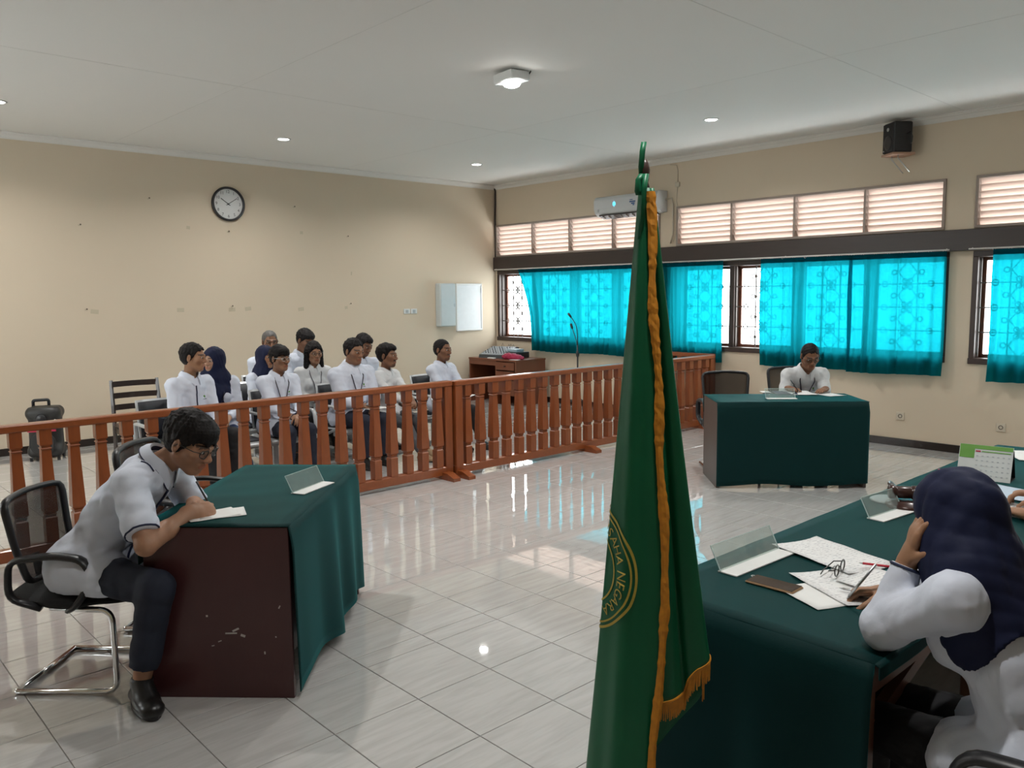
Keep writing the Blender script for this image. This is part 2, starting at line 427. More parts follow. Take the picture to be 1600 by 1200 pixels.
# floor and its tiles
floor = props(MB().box((ROOM_X / 2, ROOM_Y / 2, -.054), (ROOM_X + .4, -ROOM_Y + .4, .1)).build('floor', M_grout), 'floor of glossy pale streaked ceramic tiles', kind='structure')
TX, TY, TP, GAP = 7.0633, -7.1239, .4002, .0035
xl = [TX + TP * k for k in range(0, 15)]; xl = [x for x in xl if x < ROOM_X] + [ROOM_X]
xb = [TX - .1184, TX - .4261]
while xb[-1] > 0: xb.append(max(0, xb[-1] - TP))
xs_l = sorted(set(xb + xl)); k0 = math.floor((ROOM_Y - TY) / TP)
ys_l = [ROOM_Y] + [TY + TP * k for k in range(k0 + 1, 18)]; ys_l = sorted(set(y for y in ys_l if y < 0)) + [0.0]
def tile_mesh(w, d):
    b = .002; hx, hy = (w - GAP) / 2, (d - GAP) / 2; m = MB(); vs = []
    for z, k in ((-.0035, 0), (-.0012, 0), (0, b)): vs += [(-hx + k, -hy + k, z), (hx - k, -hy + k, z), (hx - k, hy - k, z), (-hx + k, hy - k, z)]
    fs = [(8, 9, 10, 11)] + [(l * 4 + i, l * 4 + (i + 1) % 4, l * 4 + 4 + (i + 1) % 4, l * 4 + 4 + i) for l in range(2) for i in range(4)]
    return m.add(vs, fs)
cells = []
for i in range(len(xs_l) - 1):
    for j in range(len(ys_l) - 1):
        x0, x1, y0, y1 = xs_l[i], xs_l[i + 1], ys_l[j], ys_l[j + 1]
        if x1 - x0 < .03 or y1 - y0 < .03: continue
        c = [project((x, y, 0)) for x in (x0, x1) for y in (y0, y1)]
        area = 0
        if all(c):
            inside = sum(-40 < p[0] < 1640 and 0 < p[1] < 1240 for p in c)
            if inside: area = (max(p[0] for p in c) - min(p[0] for p in c)) * (max(p[1] for p in c) - min(p[1] for p in c)) * (inside / 4)
        cells.append((area, x0, x1, y0, y1))
cells.sort(key=lambda c: -c[0]); tcache = {}; rest = MB()
for n, (area, x0, x1, y0, y1) in enumerate(cells):
    cx, cy = (x0 + x1) / 2, (y0 + y1) / 2
    if n < 298 and area > 0:
        key = (round(x1 - x0, 2), round(y1 - y0, 2))
        if key not in tcache:
            me = tile_mesh(x1 - x0, y1 - y0).mesh('tile'); me.materials.append(M_tile); tcache[key] = me
        o = bpy.data.objects.new('tile', tcache[key]); COL.objects.link(o); o.parent = floor; o.location = (cx, cy, 0)
    else:
        t = tile_mesh(x1 - x0, y1 - y0); rest.add(np.array(t.v) + V3((cx, cy, 0)), t.f)
props(rest.build('tile_field', M_tile, floor), kind='stuff')

# walls
def wall_holes(name, axis, c0, c1, u0, u1, holes, material, label):
    """slab between c0 (room face) and c1 along axis, spanning u0..u1 and 0..H, with rectangular openings"""
    us = sorted({u0, u1, *[h[0] for h in holes], *[h[1] for h in holes]}); zs = sorted({0, ROOM_H, *[h[2] for h in holes], *[h[3] for h in holes]})
    hole = lambda u, z: any(h[0] < u < h[1] and h[2] < z < h[3] for h in holes)
    P = (lambda c, u, z: (c, u, z)) if axis == 0 else (lambda c, u, z: (u, c, z))
    m = MB(); solid = {}
    for i in range(len(us) - 1):
        for j in range(len(zs) - 1): solid[i, j] = not hole((us[i] + us[i + 1]) / 2, (zs[j] + zs[j + 1]) / 2)
    for (i, j), sd in solid.items():
        a, b, z0, z1 = us[i], us[i + 1], zs[j], zs[j + 1]
        if sd:
            for c in (c0, c1): m.add([P(c, a, z0), P(c, b, z0), P(c, b, z1), P(c, a, z1)], [(0, 1, 2, 3)])
        for di, dj, q in ((1, 0, [(b, z0), (b, z1)]), (0, 1, [(a, z1), (b, z1)])):
            o = solid.get((i + di, j + dj))
            if (o is not None and o != sd): m.add([P(c0, *q[0]), P(c0, *q[1]), P(c1, *q[1]), P(c1, *q[0])], [(0, 1, 2, 3)])
    return props(m.build(name, material), label, kind='structure')

WB, WT, LB, LT_ = .935, 2.075, 2.30, 2.815
WINS = [(.03, 3.32), (3.58, 7.0), (7.22, 10.62)]
LOUS = [(.02, 3.34), (3.61, 6.94), (7.22, 10.55)]
wall_right = wall_holes('wall_right', 1, 0, .2, -.2, ROOM_X + .2, [(a, b, WB, WT) for a, b in WINS] + [(a, b, LB, LT_) for a, b in LOUS], M_wall, 'cream painted wall with the curtained windows')
wall_left = props(MB().box((-.1, ROOM_Y / 2, ROOM_H / 2), (.2, -ROOM_Y + .4, ROOM_H)).build('wall_left', M_wall), 'cream painted wall behind the audience, with the clock', kind='structure')
NEARW = [(1.0, 3.8)]  # window out of view, added to let in daylight from the left
wall_near = wall_holes('wall_near', 1, ROOM_Y, ROOM_Y - .2, -.2, ROOM_X + .2, [(a, b, WB, LT_) for a, b in NEARW], M_wall, 'cream painted wall opposite the curtained windows')
wall_rear = props(MB().box((ROOM_X + .1, ROOM_Y / 2, ROOM_H / 2), (.2, -ROOM_Y + .4, ROOM_H)).build('wall_rear', M_wall), 'cream painted wall behind the judges', kind='structure')
ceiling = props(MB().box((ROOM_X / 2, ROOM_Y / 2, ROOM_H + .05), (ROOM_X + .4, -ROOM_Y + .4, .1)).build('ceiling', M_ceil), 'flat off white plaster ceiling', kind='structure')
cove = [(0, 0), (0, -.065), (.012, -.065), (.02, -.05), (.045, -.03), (.065, -.022), (.072, -.012), (.09, -.01), (.09, 0)]
m = MB().prism([(x, ROOM_H + z) for x, z in cove], ROOM_Y, 0, axis=1); props(m.build('trim_1', M_crown), 'white plaster cove above the clock wall', kind='structure')
m = MB().prism([(-x, ROOM_H + z) for x, z in cove], 0, ROOM_X, axis=0); props(m.build('trim_2', M_crown), 'white plaster cove above the window wall', kind='structure')
props(MB().box((.0075, ROOM_Y / 2, .0415), (.015, -ROOM_Y, .083), bev=.003).build('baseboard_left', M_base), 'black skirting along the clock wall', kind='structure')
props(MB().box((ROOM_X / 2, -.0075, .0415), (ROOM_X, .015, .083), bev=.003).build('baseboard_right', M_base), 'black skirting along the window wall', kind='structure')
props(MB().box((ROOM_X / 2, -.03, (2.078 + 2.292) / 2), (ROOM_X, .06, .214), bev=.006).build('trim_3', M_beam), 'dark brown beam between louvres and windows', kind='structure')

# ceiling panel joints: shallow strips
for i, x in enumerate((3.4, 7.1)):
    MB().box((x, ROOM_Y / 2, ROOM_H - .0006), (.006, -ROOM_Y, .0012)).build('joint', mat('ceiling_joint', (.63, .62, .59), .8), ceiling)
for y in (-2.9, -5.9, -8.6):
    MB().box((ROOM_X / 2, y, ROOM_H - .0005), (ROOM_X, .006, .001)).build('joint', MATS['ceiling_joint'], ceiling)

# windows
def ring_pts(c, r, n=12, ax='xz'):
    return [V3(c) + V3((r * math.cos(2 * math.pi * k / n), 0, r * math.sin(2 * math.pi * k / n))) for k in range(n)]
def grille(x0, x1, z0, z1, y):
    m = MB(); w = x1 - x0; r = .006
    for k in range(1, 4): m.box(((x0 + x1) / 2, y, z0 + (z1 - z0) * k / 4), (w, .010, .012))
    for fx in (.0, .36, .64, 1.0): m.box((x0 + w * fx, y, (z0 + z1) / 2), (.013, .012, z1 - z0))
    hz = (z1 - z0) / 4
    for k in range(4):
        zc = z0 + hz * (k + .5); xc = (x0 + x1) / 2
        d = [(xc, y, zc - hz * .48), (xc + w * .13, y, zc), (xc, y, zc + hz * .48), (xc - w * .13, y, zc)]
        m.tube(d, .0075, 5, closed=True)
        for sx in (-1, 1):
            m.tube(ring_pts((xc + sx * w * .19, y, zc + hz * .0), .026), .007, 5, closed=True)
            m.tube([(xc + sx * w * .13, y, zc), (xc + sx * w * .165, y, zc)], .005, 5)
    for k in range(1, 4):
        for sx in (-1, 1):
            zc = z0 + hz * k
            m.tube(ring_pts(((x0 + x1) / 2 + sx * .03, y, zc + .034), .024), .007, 5, closed=True)
            m.tube(ring_pts(((x0 + x1) / 2 + sx * .03, y, zc - .034), .024), .007, 5, closed=True)
            m.tube(ring_pts((x0 + w * (.18 if sx < 0 else .82), y, zc), .03), .007, 5, closed=True)
    return m
def window(n, x0, x1, z0, z1, yin, yout, label, iron=True, bays=4):
    t = thing('window_%d' % n, label, None, ((x0 + x1) / 2, yin, z0), kind='structure')
    sg = 1 if yout > yin else -1; D = abs(yout - yin); X = lambda x: x - (x0 + x1) / 2; Y = lambda d: sg * d; H = z1 - z0
    for nm, c, sz in (('frame_sill', (0, Y(D / 2 - .01), .03), (x1 - x0, D + .02, .06)), ('frame_head', (0, Y(D / 2), H - .03), (x1 - x0, D, .06)),
                      ('frame_jamb', (X(x0) + .025, Y(D / 2), H / 2), (.05, D, H - .12)), ('frame_jamb', (X(x1) - .025, Y(D / 2), H / 2), (.05, D, H - .12))):
        MB().box(c, sz, bev=.004).build(nm, M_frame, t)
    bw = (x1 - x0) / bays
    for k in range(1, bays): MB().box((X(x0) + bw * k, Y(D * .55), H / 2), (.07, D * .8, H - .12), bev=.004).build('mullion', M_frame, t)
    for k in range(bays):
        a, b = X(x0) + bw * k + (.05 if k == 0 else .035), X(x0) + bw * (k + 1) - (.05 if k == bays - 1 else .035)
        s = MB(); q = .035; yy = Y(D * .82)
        for c, sz in ((((a + b) / 2, yy, .06 + q / 2), (b - a, .03, q)), (((a + b) / 2, yy, H - .06 - q / 2), (b - a, .03, q)), ((a + q / 2, yy, H / 2), (q, .03, H - .12 - 2 * q)), ((b - q / 2, yy, H / 2), (q, .03, H - .12 - 2 * q))): s.box(c, sz)
        so = s.build('sash', M_sash, t)
        MB().box(((a + b) / 2, yy, H / 2), (b - a - 2 * q, .004, H - .12 - 2 * q)).build('pane', M_pane, so)
        if iron: grille(a + .01, b - .01, .07, H - .07, Y(D * .35)).build('grille_panel', M_iron, t)
    return t
for i, (a, b) in enumerate(WINS):
    window(i + 1, a, b, WB, WT, 0, .2, ['dark framed barred window beside the room corner', 'dark framed barred window behind the writing man by the wall', 'dark framed barred window at the right edge'][i])
for i, (a, b) in enumerate(NEARW): window(i + 4, a, b, WB, LT_, ROOM_Y, ROOM_Y - .2, 'unseen plain window added for side light, opposite the curtains', iron=False)

def louvre(n, x0, x1, z0, z1, divs, label):
    t = thing('window_%d' % n, label, None, ((x0 + x1) / 2, 0, z0), kind='structure'); X = lambda x: x - (x0 + x1) / 2; H = z1 - z0; f = .028
    for c, sz in (((0, .045, f / 2), (x1 - x0, .13, f)), ((0, .045, H - f / 2), (x1 - x0, .13, f)), ((X(x0) + f / 2, .045, H / 2), (f, .13, H - 2 * f)), ((X(x1) - f / 2, .045, H / 2), (f, .13, H - 2 * f))):
        MB().box(c, sz, bev=.003).build('louvre_frame', M_lframe, t)
    for d in divs: MB().box((X(d), .045, H / 2), (.026, .13, H - 2 * f), bev=.003).build('louvre_divider', M_lframe, t)
    ed = [x0 + f] + list(divs) + [x1 - f]; ns = 7; cache = {}
    for k in range(len(ed) - 1):
        a, b = ed[k] + (.013 if k else 0), ed[k + 1] - (.013 if k < len(ed) - 2 else 0); w = round(b - a, 3)
        if w not in cache:
            me = MB().box((0, 0, 0), (w, .005, .098), rotx(math.radians(38))).mesh('louvre_slat'); me.materials.append(M_slat); cache[w] = me
        for s_ in range(ns):
            o = bpy.data.objects.new('louvre_slat', cache[w]); COL.objects.link(o); o.parent = t
            o.location = ((a + b) / 2 - (x0 + x1) / 2, .05, f + (H - 2 * f) * (s_ + .5) / ns); o.rotation_euler = (rnd.uniform(-.04, .04), 0, 0)
louvre(6, *LOUS[0], LB, LT_, (.877, 1.67, 2.514), 'frosted glass louvres above the corner window, under the air conditioner')
louvre(7, *LOUS[1], LB, LT_, (4.44, 5.28, 6.11), 'frosted glass louvres above the middle window')
louvre(8, *LOUS[2], LB, LT_, (8.05, 8.88, 9.72), 'frosted glass louvres at the right edge')

# curtains and rods
M_curt = mat_translucent('teal_sheer_curtain', (.004, .14, .165), (.003, .20, .255), .78, .12)
M_rod = mat('white_curtain_rod', (.62, .6, .57), .4)
def rod(x0, x1, label):
    t = thing('curtain_rod', label, 'curtain rod', ((x0 + x1) / 2, -.075, 2.092), group='curtain rods on the beam'); h = (x1 - x0) / 2
    MB().tube([(-h, 0, 0), (h, 0, 0)], .008, 8).build('pole', M_rod, t, True)
    for x in (-h + .03, 0, h - .03): MB().tube([(x, 0, 0), (x, .02, .012), (x, .024, .02)], .006, 6).build('bracket', M_rod, t, True)
rod(.05, 3.38, 'thin white curtain rod above the corner window'); rod(3.40, 7.02, 'thin white curtain rod above the middle window'); rod(7.20, 10.7, 'thin white curtain rod over the right edge window')
def curtain(x0, x1, zt, zb, seed, label, slant=0.0, sweep=0.0, dens=1.0):
    rr = random.Random(seed); L = x1 - x0; n = int(L / .007); nv = 26
    knots = [0.0]
    while knots[-1] < L: knots.append(knots[-1] + rr.uniform(.03, .085) / dens)
    amps = [rr.uniform(.15, 1.0) * (1 if i % 2 else -1) for i in range(len(knots))]; base = -.078
    G = []
    for i in range(n + 1):
        u = L * i / n; k = max(j for j in range(len(knots)) if knots[j] <= u + 1e-9); k = min(k, len(knots) - 2)
        f = (u - knots[k]) / (knots[k + 1] - knots[k]); s_ = f * f * (3 - 2 * f); a = amps[k] * (1 - s_) + amps[k + 1] * s_
        row = []
        for j in range(nv):
            v = j / (nv - 1); z = zt + (zb - zt) * v; pinch = .35 + .65 * min(1, v * 3.5)
            off = .030 * a * pinch + .010 * math.sin(u * 9 + v * 4 + seed) * v + .006 * math.sin(u * 71 + seed * 2 + v)
            x = x0 + u + .010 * math.sin(v * 5 + u * 13 + seed) * v
            w = math.exp(-u / .3)
            x += slant * v * w + sweep * math.sin(math.pi * v) * w
            z += .008 * math.sin(u * 4.1 + seed) * v
            row.append((x, base + off, z))
        G.append(row)
    t = thing('curtain', label, 'curtain', ((x0 + x1) / 2, base, zb), group='teal window curtains')
    G = np.array(G) - V3(((x0 + x1) / 2, base, zb))
    me_o = MB(); nu = len(G)
    me_o.add(G.reshape(-1, 3), [(i * nv + j, (i + 1) * nv + j, (i + 1) * nv + j + 1, i * nv + j + 1) for i in range(nu - 1) for j in range(nv - 1)])
    me_o.build('drape', M_curt, t, True)
    MB().sheet(G[:, :2] + V3((0, -.003, 0)), .0015).build('heading_tape', M_curt, t, True)
    for i in range(0, n, 20):
        p = G[i][0]; MB().tube(ring_pts((p[0], .006, p[2] + .004), .013, 8), .0022, 4, closed=True).build('hook', M_rod, t)
curtain(.62, 3.30, 2.078, .80, 1, 'teal curtain pulled askew at the corner window', slant=.34, sweep=.10, dens=.8)
curtain(3.44, 4.37, 2.078, .80, 2, 'narrow teal curtain just right of the green flag', dens=1.1)
curtain(4.90, 6.03, 2.078, .795, 3, 'teal curtain behind the writing man by the wall', dens=1.05)
curtain(5.99, 7.0, 2.078, .79, 4, 'teal curtain right of the writing man, ending by the bare wall', dens=.9)
curtain(7.43, 9.2, 2.078, .78, 5, 'teal curtain at the right edge of the picture')
# ------------------------------------------------------------------ fixtures on walls and ceiling
M_white = mat('white_plastic', (.72, .73, .72), .35, var=.03)
M_black = mat('black_plastic', (.016, .016, .018), .38, var=.15)
M_chrome = mat('chrome_tube', (.78, .78, .78), .12, 1.0, var=.03)
M_steel = mat('brushed_steel', (.55, .56, .57), .3, 1.0, var=.05)
M_grey = mat('grey_painted_metal', (.42, .45, .46), .4, var=.04)
M_lamp = mat('lit_lamp_diffuser', (1, 1, 1), .5, emit=(1, .98, .94, 28))
def lamp_light(loc, w, parent, r=.05):
    l = bpy.data.lights.new('lamp_glow', 'AREA'); l.shape = 'DISK'; l.size = r * 2; l.energy = w; l.color = (1, .98, .95); l.spread = math.radians(150)
    o = bpy.data.objects.new('lamp_glow', l); COL.objects.link(o); o.location = loc; o.parent = parent
LAMP_W = 24
where = {(1.53, -4.53): 'above the audience, nearest the clock', (1.53, -1.69): 'nearest the room corner', (5.24, -1.69): 'above the far writing desk', (5.24, -7.3): 'out beyond the top left', (8.95, -1.69): 'out beyond the right edge', (8.95, -4.5): 'over the judges table', (8.95, -7.3): 'over the camera side', (1.53, -7.3): 'beyond the left edge'}
for (x, y), w in where.items():
    t = thing('ceiling_downlight', 'small round lit downlight in the ceiling ' + w, 'ceiling light', (x, y, ROOM_H), group='round ceiling downlights')
    MB().lathe([(.062, 0), (.08, 0), (.082, -.006), (.07, -.010), (.062, -.008)], 20, cap=False).build('trim_ring', M_white, t, True)
    MB().lathe([(.063, -.003), (.05, -.009), (.02, -.012)], 20).build('diffuser', M_lamp, t, True)
    lamp_light((0, 0, -.03), LAMP_W, t)
t = thing('ceiling_lamp_box', 'square white lamp box hanging askew from the ceiling with a lit bulb', 'ceiling light', (5.24, -4.48, ROOM_H))
t.rotation_euler = (0, 0, math.radians(3))
Rb = rotx(math.radians(5)) @ roty(math.radians(-4))
MB().box((0, 0, -.052), (.21, .21, .075), Rb, .008).build('housing', M_white, t)
MB().lathe([(.066, -.005), (.072, -.03), (.060, -.05), (.03, -.062), (.005, -.065)], 20, c=(.03, -.03, -.075)).build('bulb', M_lamp, t, True)
MB().tube([(-.07, .11, -.004), (-.02, .13, -.012), (.05, .125, -.004), (.10, .10, -.022), (.125, .09, -.010)], .006, 6).build('cable', M_black, t, True)
MB().box((0, .02, -.005), (.12, .12, .010)).build('mounting_plate', M_grey, t)
lamp_light((.03, -.03, -.17), LAMP_W * 1.4, t, .06)

# wall clock
t = thing('wall_clock', 'round black rimmed white wall clock', 'clock', (0, -4.535, 2.862), 0); CR = .212
Rc = roty(math.pi / 2)
MB().lathe([(CR - .02, .0), (CR, .0), (CR + .004, .02), (CR, .042), (CR - .012, .046), (CR - .024, .034), (CR - .024, .012)], 48, R=Rc, cap=False).build('rim', M_black, t, True)
face = MB().lathe([(CR - .012, .001), (CR - .012, .016)], 48, R=Rc).build('dial', mat('clock_dial_white', (.74, .75, .74), .5, var=.02), t)
M_ink = mat('dark_grey_print', (.03, .03, .035), .6)
def wall_yz(u, w, d): return (d, u, w)   # u along +y when seen from inside the room looking at x=0 wall (right = +y)
for hnum in range(1, 13):
    v, f = text_mesh(str(hnum), .052); a = math.radians(90 - 30 * hnum); cx, cz = .152 * math.cos(a), .152 * math.sin(a)
    MB().add([wall_yz(p[0] + cx, p[1] + cz, .0172) for p in v], f).build('numeral', M_ink, face)
for mi_ in range(60):
    a = math.radians(6 * mi_); r0 = .178 if mi_ % 5 else .175
    MB().bar(wall_yz(r0 * math.cos(a), r0 * math.sin(a), .0168), wall_yz(.186 * math.cos(a), .186 * math.sin(a), .0168), .0018, .001, up=(1, 0, 0)).build('minute_mark', M_ink, face)
for nm, ang, ln, w in (('hour_hand', 90 - 305, .115, .009), ('minute_hand', 90 - 57, .14, .007)):
    a = math.radians(ang); MB().bar(wall_yz(-.03 * math.cos(a), -.03 * math.sin(a), .021), wall_yz(ln * math.cos(a), ln * math.sin(a), .021), w, .002, up=(1, 0, 0)).build(nm, M_ink, t)
MB().lathe([(.009, .017), (.009, .025)], 12, R=Rc).build('hub', M_ink, t)
MB().lathe([(CR - .022, .030), (CR - .022, .032)], 40, R=Rc).build('cover_glass', mat_clear('clock_cover_glass', (1, 1, 1), .02), t)

# marks left on the clock wall: tape scraps and nails
M_tape = mat('old_tape', (.50, .43, .31), .5); M_nail = mat('rusty_nail', (.10, .07, .05), .5)
for i, (y, z, k) in enumerate([(-6.269, 2.523, 1), (-5.498, 2.87, 1), (-5.051, 2.545, 0), (-4.54, 2.523, 1), (-3.52, 2.549, 0), (-2.799, 2.531, 1), (-2.758, 2.008, 2), (-2.788, 1.583, 1), (-2.86, 1.526, 0), (-6.261, 1.572, 1), (-6.177, 1.542, 3), (-5.198, 1.54, 3), (-4.544, 1.532, 3), (-4.539, 1.579, 1), (-4.327, 1.538, 3), (-3.57, 1.518, 3), (-3.611, 2.891, 1)]):
    if k == 1:
        MB().lathe([(.004, 0), (.004, .012), (.009, .013), (.009, .016)], 8, R=Rc, c=(0, y, z)).build('nail', M_nail, wall_left)
        MB().box((.0008, y - .006, z - .006), (.0016, .03, .018), rotx(.3)).build('tape_scrap', M_tape, wall_left)
    else: MB().box((.0008, y, z), (.0016, (.045, .03, .02, .085)[k], (.04, .03, .05, .05)[k]), rotx(rnd.uniform(-.15, .15))).build('tape_scrap', M_tape, wall_left)

# switch plate, meter box, white framed board
t = thing('light_switch', 'double white switch plate on the clock wall', 'switch', (0, -1.75, 1.45))
for dy in (-.065, .065):
    p = MB().box((.005, dy, .0), (.010, .115, .075), bev=.003).build('plate', M_white, t); MB().box((.012, dy, 0), (.006, .05, .045), rotx(.0), .002).build('rocker', M_grey, p)
t = thing('meter_box', 'pale grey metal box on the wall left of the white board', 'electrical box', (0, -1.10, 1.20))
MB().box((.065, -.02, .335), (.13, .30, .67), bev=.012).build('body', mat('pale_grey_enamel', (.55, .60, .60), .35), t)
d = MB().box((.137, -.02, .335), (.012, .285, .65), bev=.005).build('lid', mat('pale_grey_enamel_lid', (.52, .57, .58), .35), t); MB().box((.146, .10, .33), (.012, .014, .05), bev=.003).build('latch', M_steel, d)
t = thing('white_board', 'white framed panel on the wall right of the grey box', 'board', (0, -.60, 1.115))
MB().box((.012, 0, .375), (.024, .50, .73)).build('panel', mat('white_board_surface', (.70, .73, .75), .3), t)
for nm, c, sz in (('frame_rail', (.016, 0, .012), (.032, .54, .028)), ('frame_rail', (.016, 0, .740), (.032, .54, .028)), ('frame_stile', (.016, -.257, .376), (.032, .026, .70)), ('frame_stile', (.016, .257, .376), (.032, .026, .70))): MB().box(c, sz, bev=.004).build(nm, M_white, t)
MB().box((.036, .25, .64), (.010, .012, .08), bev=.002).build('hinge', M_steel, t)

# power sockets on the window wall
for x, z, lab in ((6.577, .33, 'white wall socket nearest the far writing desk'), (7.555, .315, 'white wall socket nearer the right edge')):
    t = thing('wall_socket', lab, 'socket', (x, 0, z), group='wall sockets')
    MB().box((0, -.005, 0), (.085, .010, .085), bev=.003).build('plate', mat('cream_socket_plate', (.60, .53, .42), .45), t)
    MB().lathe([(.022, -.004), (.022, .012), (.016, .013), (.014, .006)], 16, R=rotx(math.pi / 2)).build('outlet', mat('dark_socket_well', (.10, .085, .07), .5), t, True)

# air conditioner
t = thing('air_conditioner', 'white wall air conditioner with blue lit display above the louvres', 'air conditioner', (2.90, 0, 2.76))
prof = [(0, .0), (-.13, .0), (-.20, .045), (-.225, .10), (-.225, .22), (-.20, .262), (-.16, .275), (0, .275)]
MB().prism(prof, -.55, .55, axis=0).build('body', mat('white_gloss_plastic', (.60, .62, .63), .28, var=.02), t)
fl = MB().box((0, -.135, -.004), (.96, .13, .02), rotx(-.35), .004).build('air_vent', mat('dark_vent_slot', (.03, .022, .02), .5), t)
for k in range(9): MB().box((-.42 + k * .105, -.155, -.012), (.006, .07, .02), rotx(-.35)).build('vane', mat('grey_vane', (.25, .22, .2), .5), fl)
MB().box((0, -.075, -.008), (1.06, .05, .012), bev=.003).build('bottom_grille', M_white, t)
M_led = mat('cyan_display', (.1, .6, .8), .4, emit=(.1, .62, .9, 1.6))
dsp = MB()
for c, sz in (((0, -.227, .165), (.008, .003, .07)), ((-.018, -.227, .165), (.006, .003, .045)), ((.018, -.227, .165), (.006, .003, .045)), ((0, -.227, .165), (.05, .003, .007))): dsp.box(c, sz)
dsp.build('led_display', M_led, t, loc=(-.18, 0, -.01))
M_logo = mat('blue_print', (.03, .10, .28), .5)
lg = MB().box((.14, -.2265, .16), (.10, .002, .018)).box((.15, -.2265, .135), (.06, .002, .018)).box((.12, -.2265, .185), (.05, .002, .010)).box((.16, -.2265, .115), (.03, .002, .014)); lg.build('logo_print', M_logo, t)
MB().box((-.47, -.2265, .08), (.022, .002, .04)).build('badge', M_grey, t)
MB().tube([(.56, -.05, .16), (.64, -.03, .17), (.66, -.02, .08), (.66, -.02, -.3), (.62, -.02, -.42)], .011, 6).build('drain_pipe', mat('cream_pipe', (.55, .48, .38), .5), t, True)

# cable in the room corner, wire with box beside the air conditioner
props(MB().tube([(.012, -.03, 3.44), (.03, -.02, 3.36), (.022, -.016, 3.1), (.016, -.018, 2.9), (.020, -.016, 2.6), (.018, -.018, 2.3)], .013, 8).build('corner_cable', mat('black_brown_cable', (.03, .018, .012), .5), None, True), 'dark cable running down the room corner from the ceiling', 'cable')
t = thing('wire_outlet', 'small cream outlet with thin wire right of the flag top', 'outlet', (3.62, 0, 3.10))
MB().box((0, -.012, 0), (.07, .024, .06), bev=.004).build('box', mat('cream_outlet', (.52, .46, .36), .5), t)
MB().tube([(0, -.008, .03), (.0, -.006, .18), (-.02, -.006, .25), (-.12, -.006, .27)], .005, 6).build('wire', MATS['cream_pipe'], t, True)
MB().tube([(0, -.008, -.03), (-.02, -.006, -.2), (.03, -.006, -.4), (.0, -.006, -.6), (-.06, -.012, -.74)], .004, 6).build('wire', MATS['cream_pipe'], t, True)

# wall loudspeaker on a bracket
t = thing('wall_speaker', 'black loudspeaker on a wooden wall bracket under the ceiling', 'loudspeaker', (6.50, -.17, 3.07), math.radians(-38))
MB().box((0, 0, .19), (.21, .20, .31), bev=.010).build('cabinet', M_black, t)
gr = MB().box((0, -.103, .19), (.195, .008, .29), bev=.003).build('grille_cloth', mat('dark_speaker_cloth', (.012, .012, .014), .7, bump=.3, bscale=400), t)
MB().lathe([(.02, 0), (.018, .006), (.006, .008)], 16, c=(0, -.108, .275), R=rotx(math.pi / 2)).build('tweeter', M_steel, gr, True)
MB().lathe([(.075, 0), (.07, .004), (.05, .004)], 24, c=(0, -.107, .14), R=rotx(math.pi / 2)).build('woofer_ring', M_black, gr, True)
MB().lathe([(.008, 0), (.007, .004), (.002, .005)], 10, c=(-.075, -.107, .065), R=rotx(math.pi / 2)).build('badge', M_steel, gr, True)
MB().box((0, .01, .022), (.23, .24, .022), bev=.002).build('shelf', mat('raw_plywood', (.42, .25, .17), .6, scale=20), t)
for dx in (-.05, .07): MB().tube([(dx, -.03, .012), (dx, -.03, -.02), (dx, .10, -.16)], .006, 6).build('strut', M_steel, t, True)
MB().tube([(.108, .04, .22), (.15, .05, .23), (.165, .06, .18), (.14, .07, .13), (.11, .08, .12)], .006, 6).build('cable', M_black, t, True)
# ------------------------------------------------------------------ people
M_skin = mat_skin('skin')
M_eye = mat('eye_white', (.55, .52, .48), .25); M_iris = mat('dark_iris', (.012, .008, .006), .15)
M_hair = mat('black_hair', (.009, .007, .007), .62, var=.4, scale=30, bump=.35, bscale=160, stretch=(1, 1, .25), spec=.22)
M_greyhair = mat('greying_hair', (.10, .095, .09), .5, var=.5, scale=60, bump=.4, bscale=120)
M_shirt = mat('white_blue_shirt_cloth', (.64, .68, .78), .8, var=.03, scale=9, bump=.22, bscale=20)
M_shirt2 = mat('white_shirt_cloth', (.64, .65, .66), .8, var=.03, scale=9, bump=.22, bscale=20)
M_inner = mat('navy_collar_cloth', (.010, .016, .055), .7)
M_navy = mat('navy_trouser_cloth', (.010, .014, .030), .8, var=.1, bump=.08, bscale=40)
M_blackcl = mat('black_trouser_cloth', (.008, .008, .010), .8, var=.1, bump=.08, bscale=40)
M_jean = mat('blue_denim', (.018, .04, .11), .8, var=.15, bump=.08, bscale=60)
M_greycl = mat('grey_trouser_cloth', (.075, .08, .088), .8, var=.1, bump=.08, bscale=40)
M_hijab = mat('navy_hijab_cloth', (.008, .012, .042), .7, var=.12, bump=.06, bscale=25, spec=.25)
M_shoe = mat('black_shoe_leather', (.010, .010, .010), .33, var=.2)
M_tan = mat('tan_shoe', (.30, .20, .11), .5)
M_lany = mat('dark_lanyard_ribbon', (.025, .018, .03), .6)
M_card = mat('id_card_print', (.35, .22, .14), .4, color2=(.5, .42, .3), scale=40)
M_specs = mat('dark_spectacle_frame', (.02, .02, .018), .3)
M_lens = mat_clear('spectacle_lens', (.93, .94, .93), .08)
M_green = mat('green_badge_print', (.10, .28, .05), .6); M_gold = mat('gold_badge_print', (.5, .38, .05), .5)
TONES = {'mid': (.33, .175, .10), 'dark': (.235, .115, .065), 'fair': (.42, .25, .165), 'tan': (.28, .145, .085)}

def ik(a, t, l1, l2, pole):
    a, t = V3(a), V3(t); d = t - a; L = np.linalg.norm(d); mx = (l1 + l2) * .995
    if L > mx: t = a + d / L * mx; d = t - a; L = mx
    x = (l1 * l1 - l2 * l2 + L * L) / (2 * L); h = math.sqrt(max(l1 * l1 - x * x, 0)); u = d / L
    p = V3(pole) - a; p = nrm(p - u * np.dot(p, u))
    return a + u * x + p * h, t

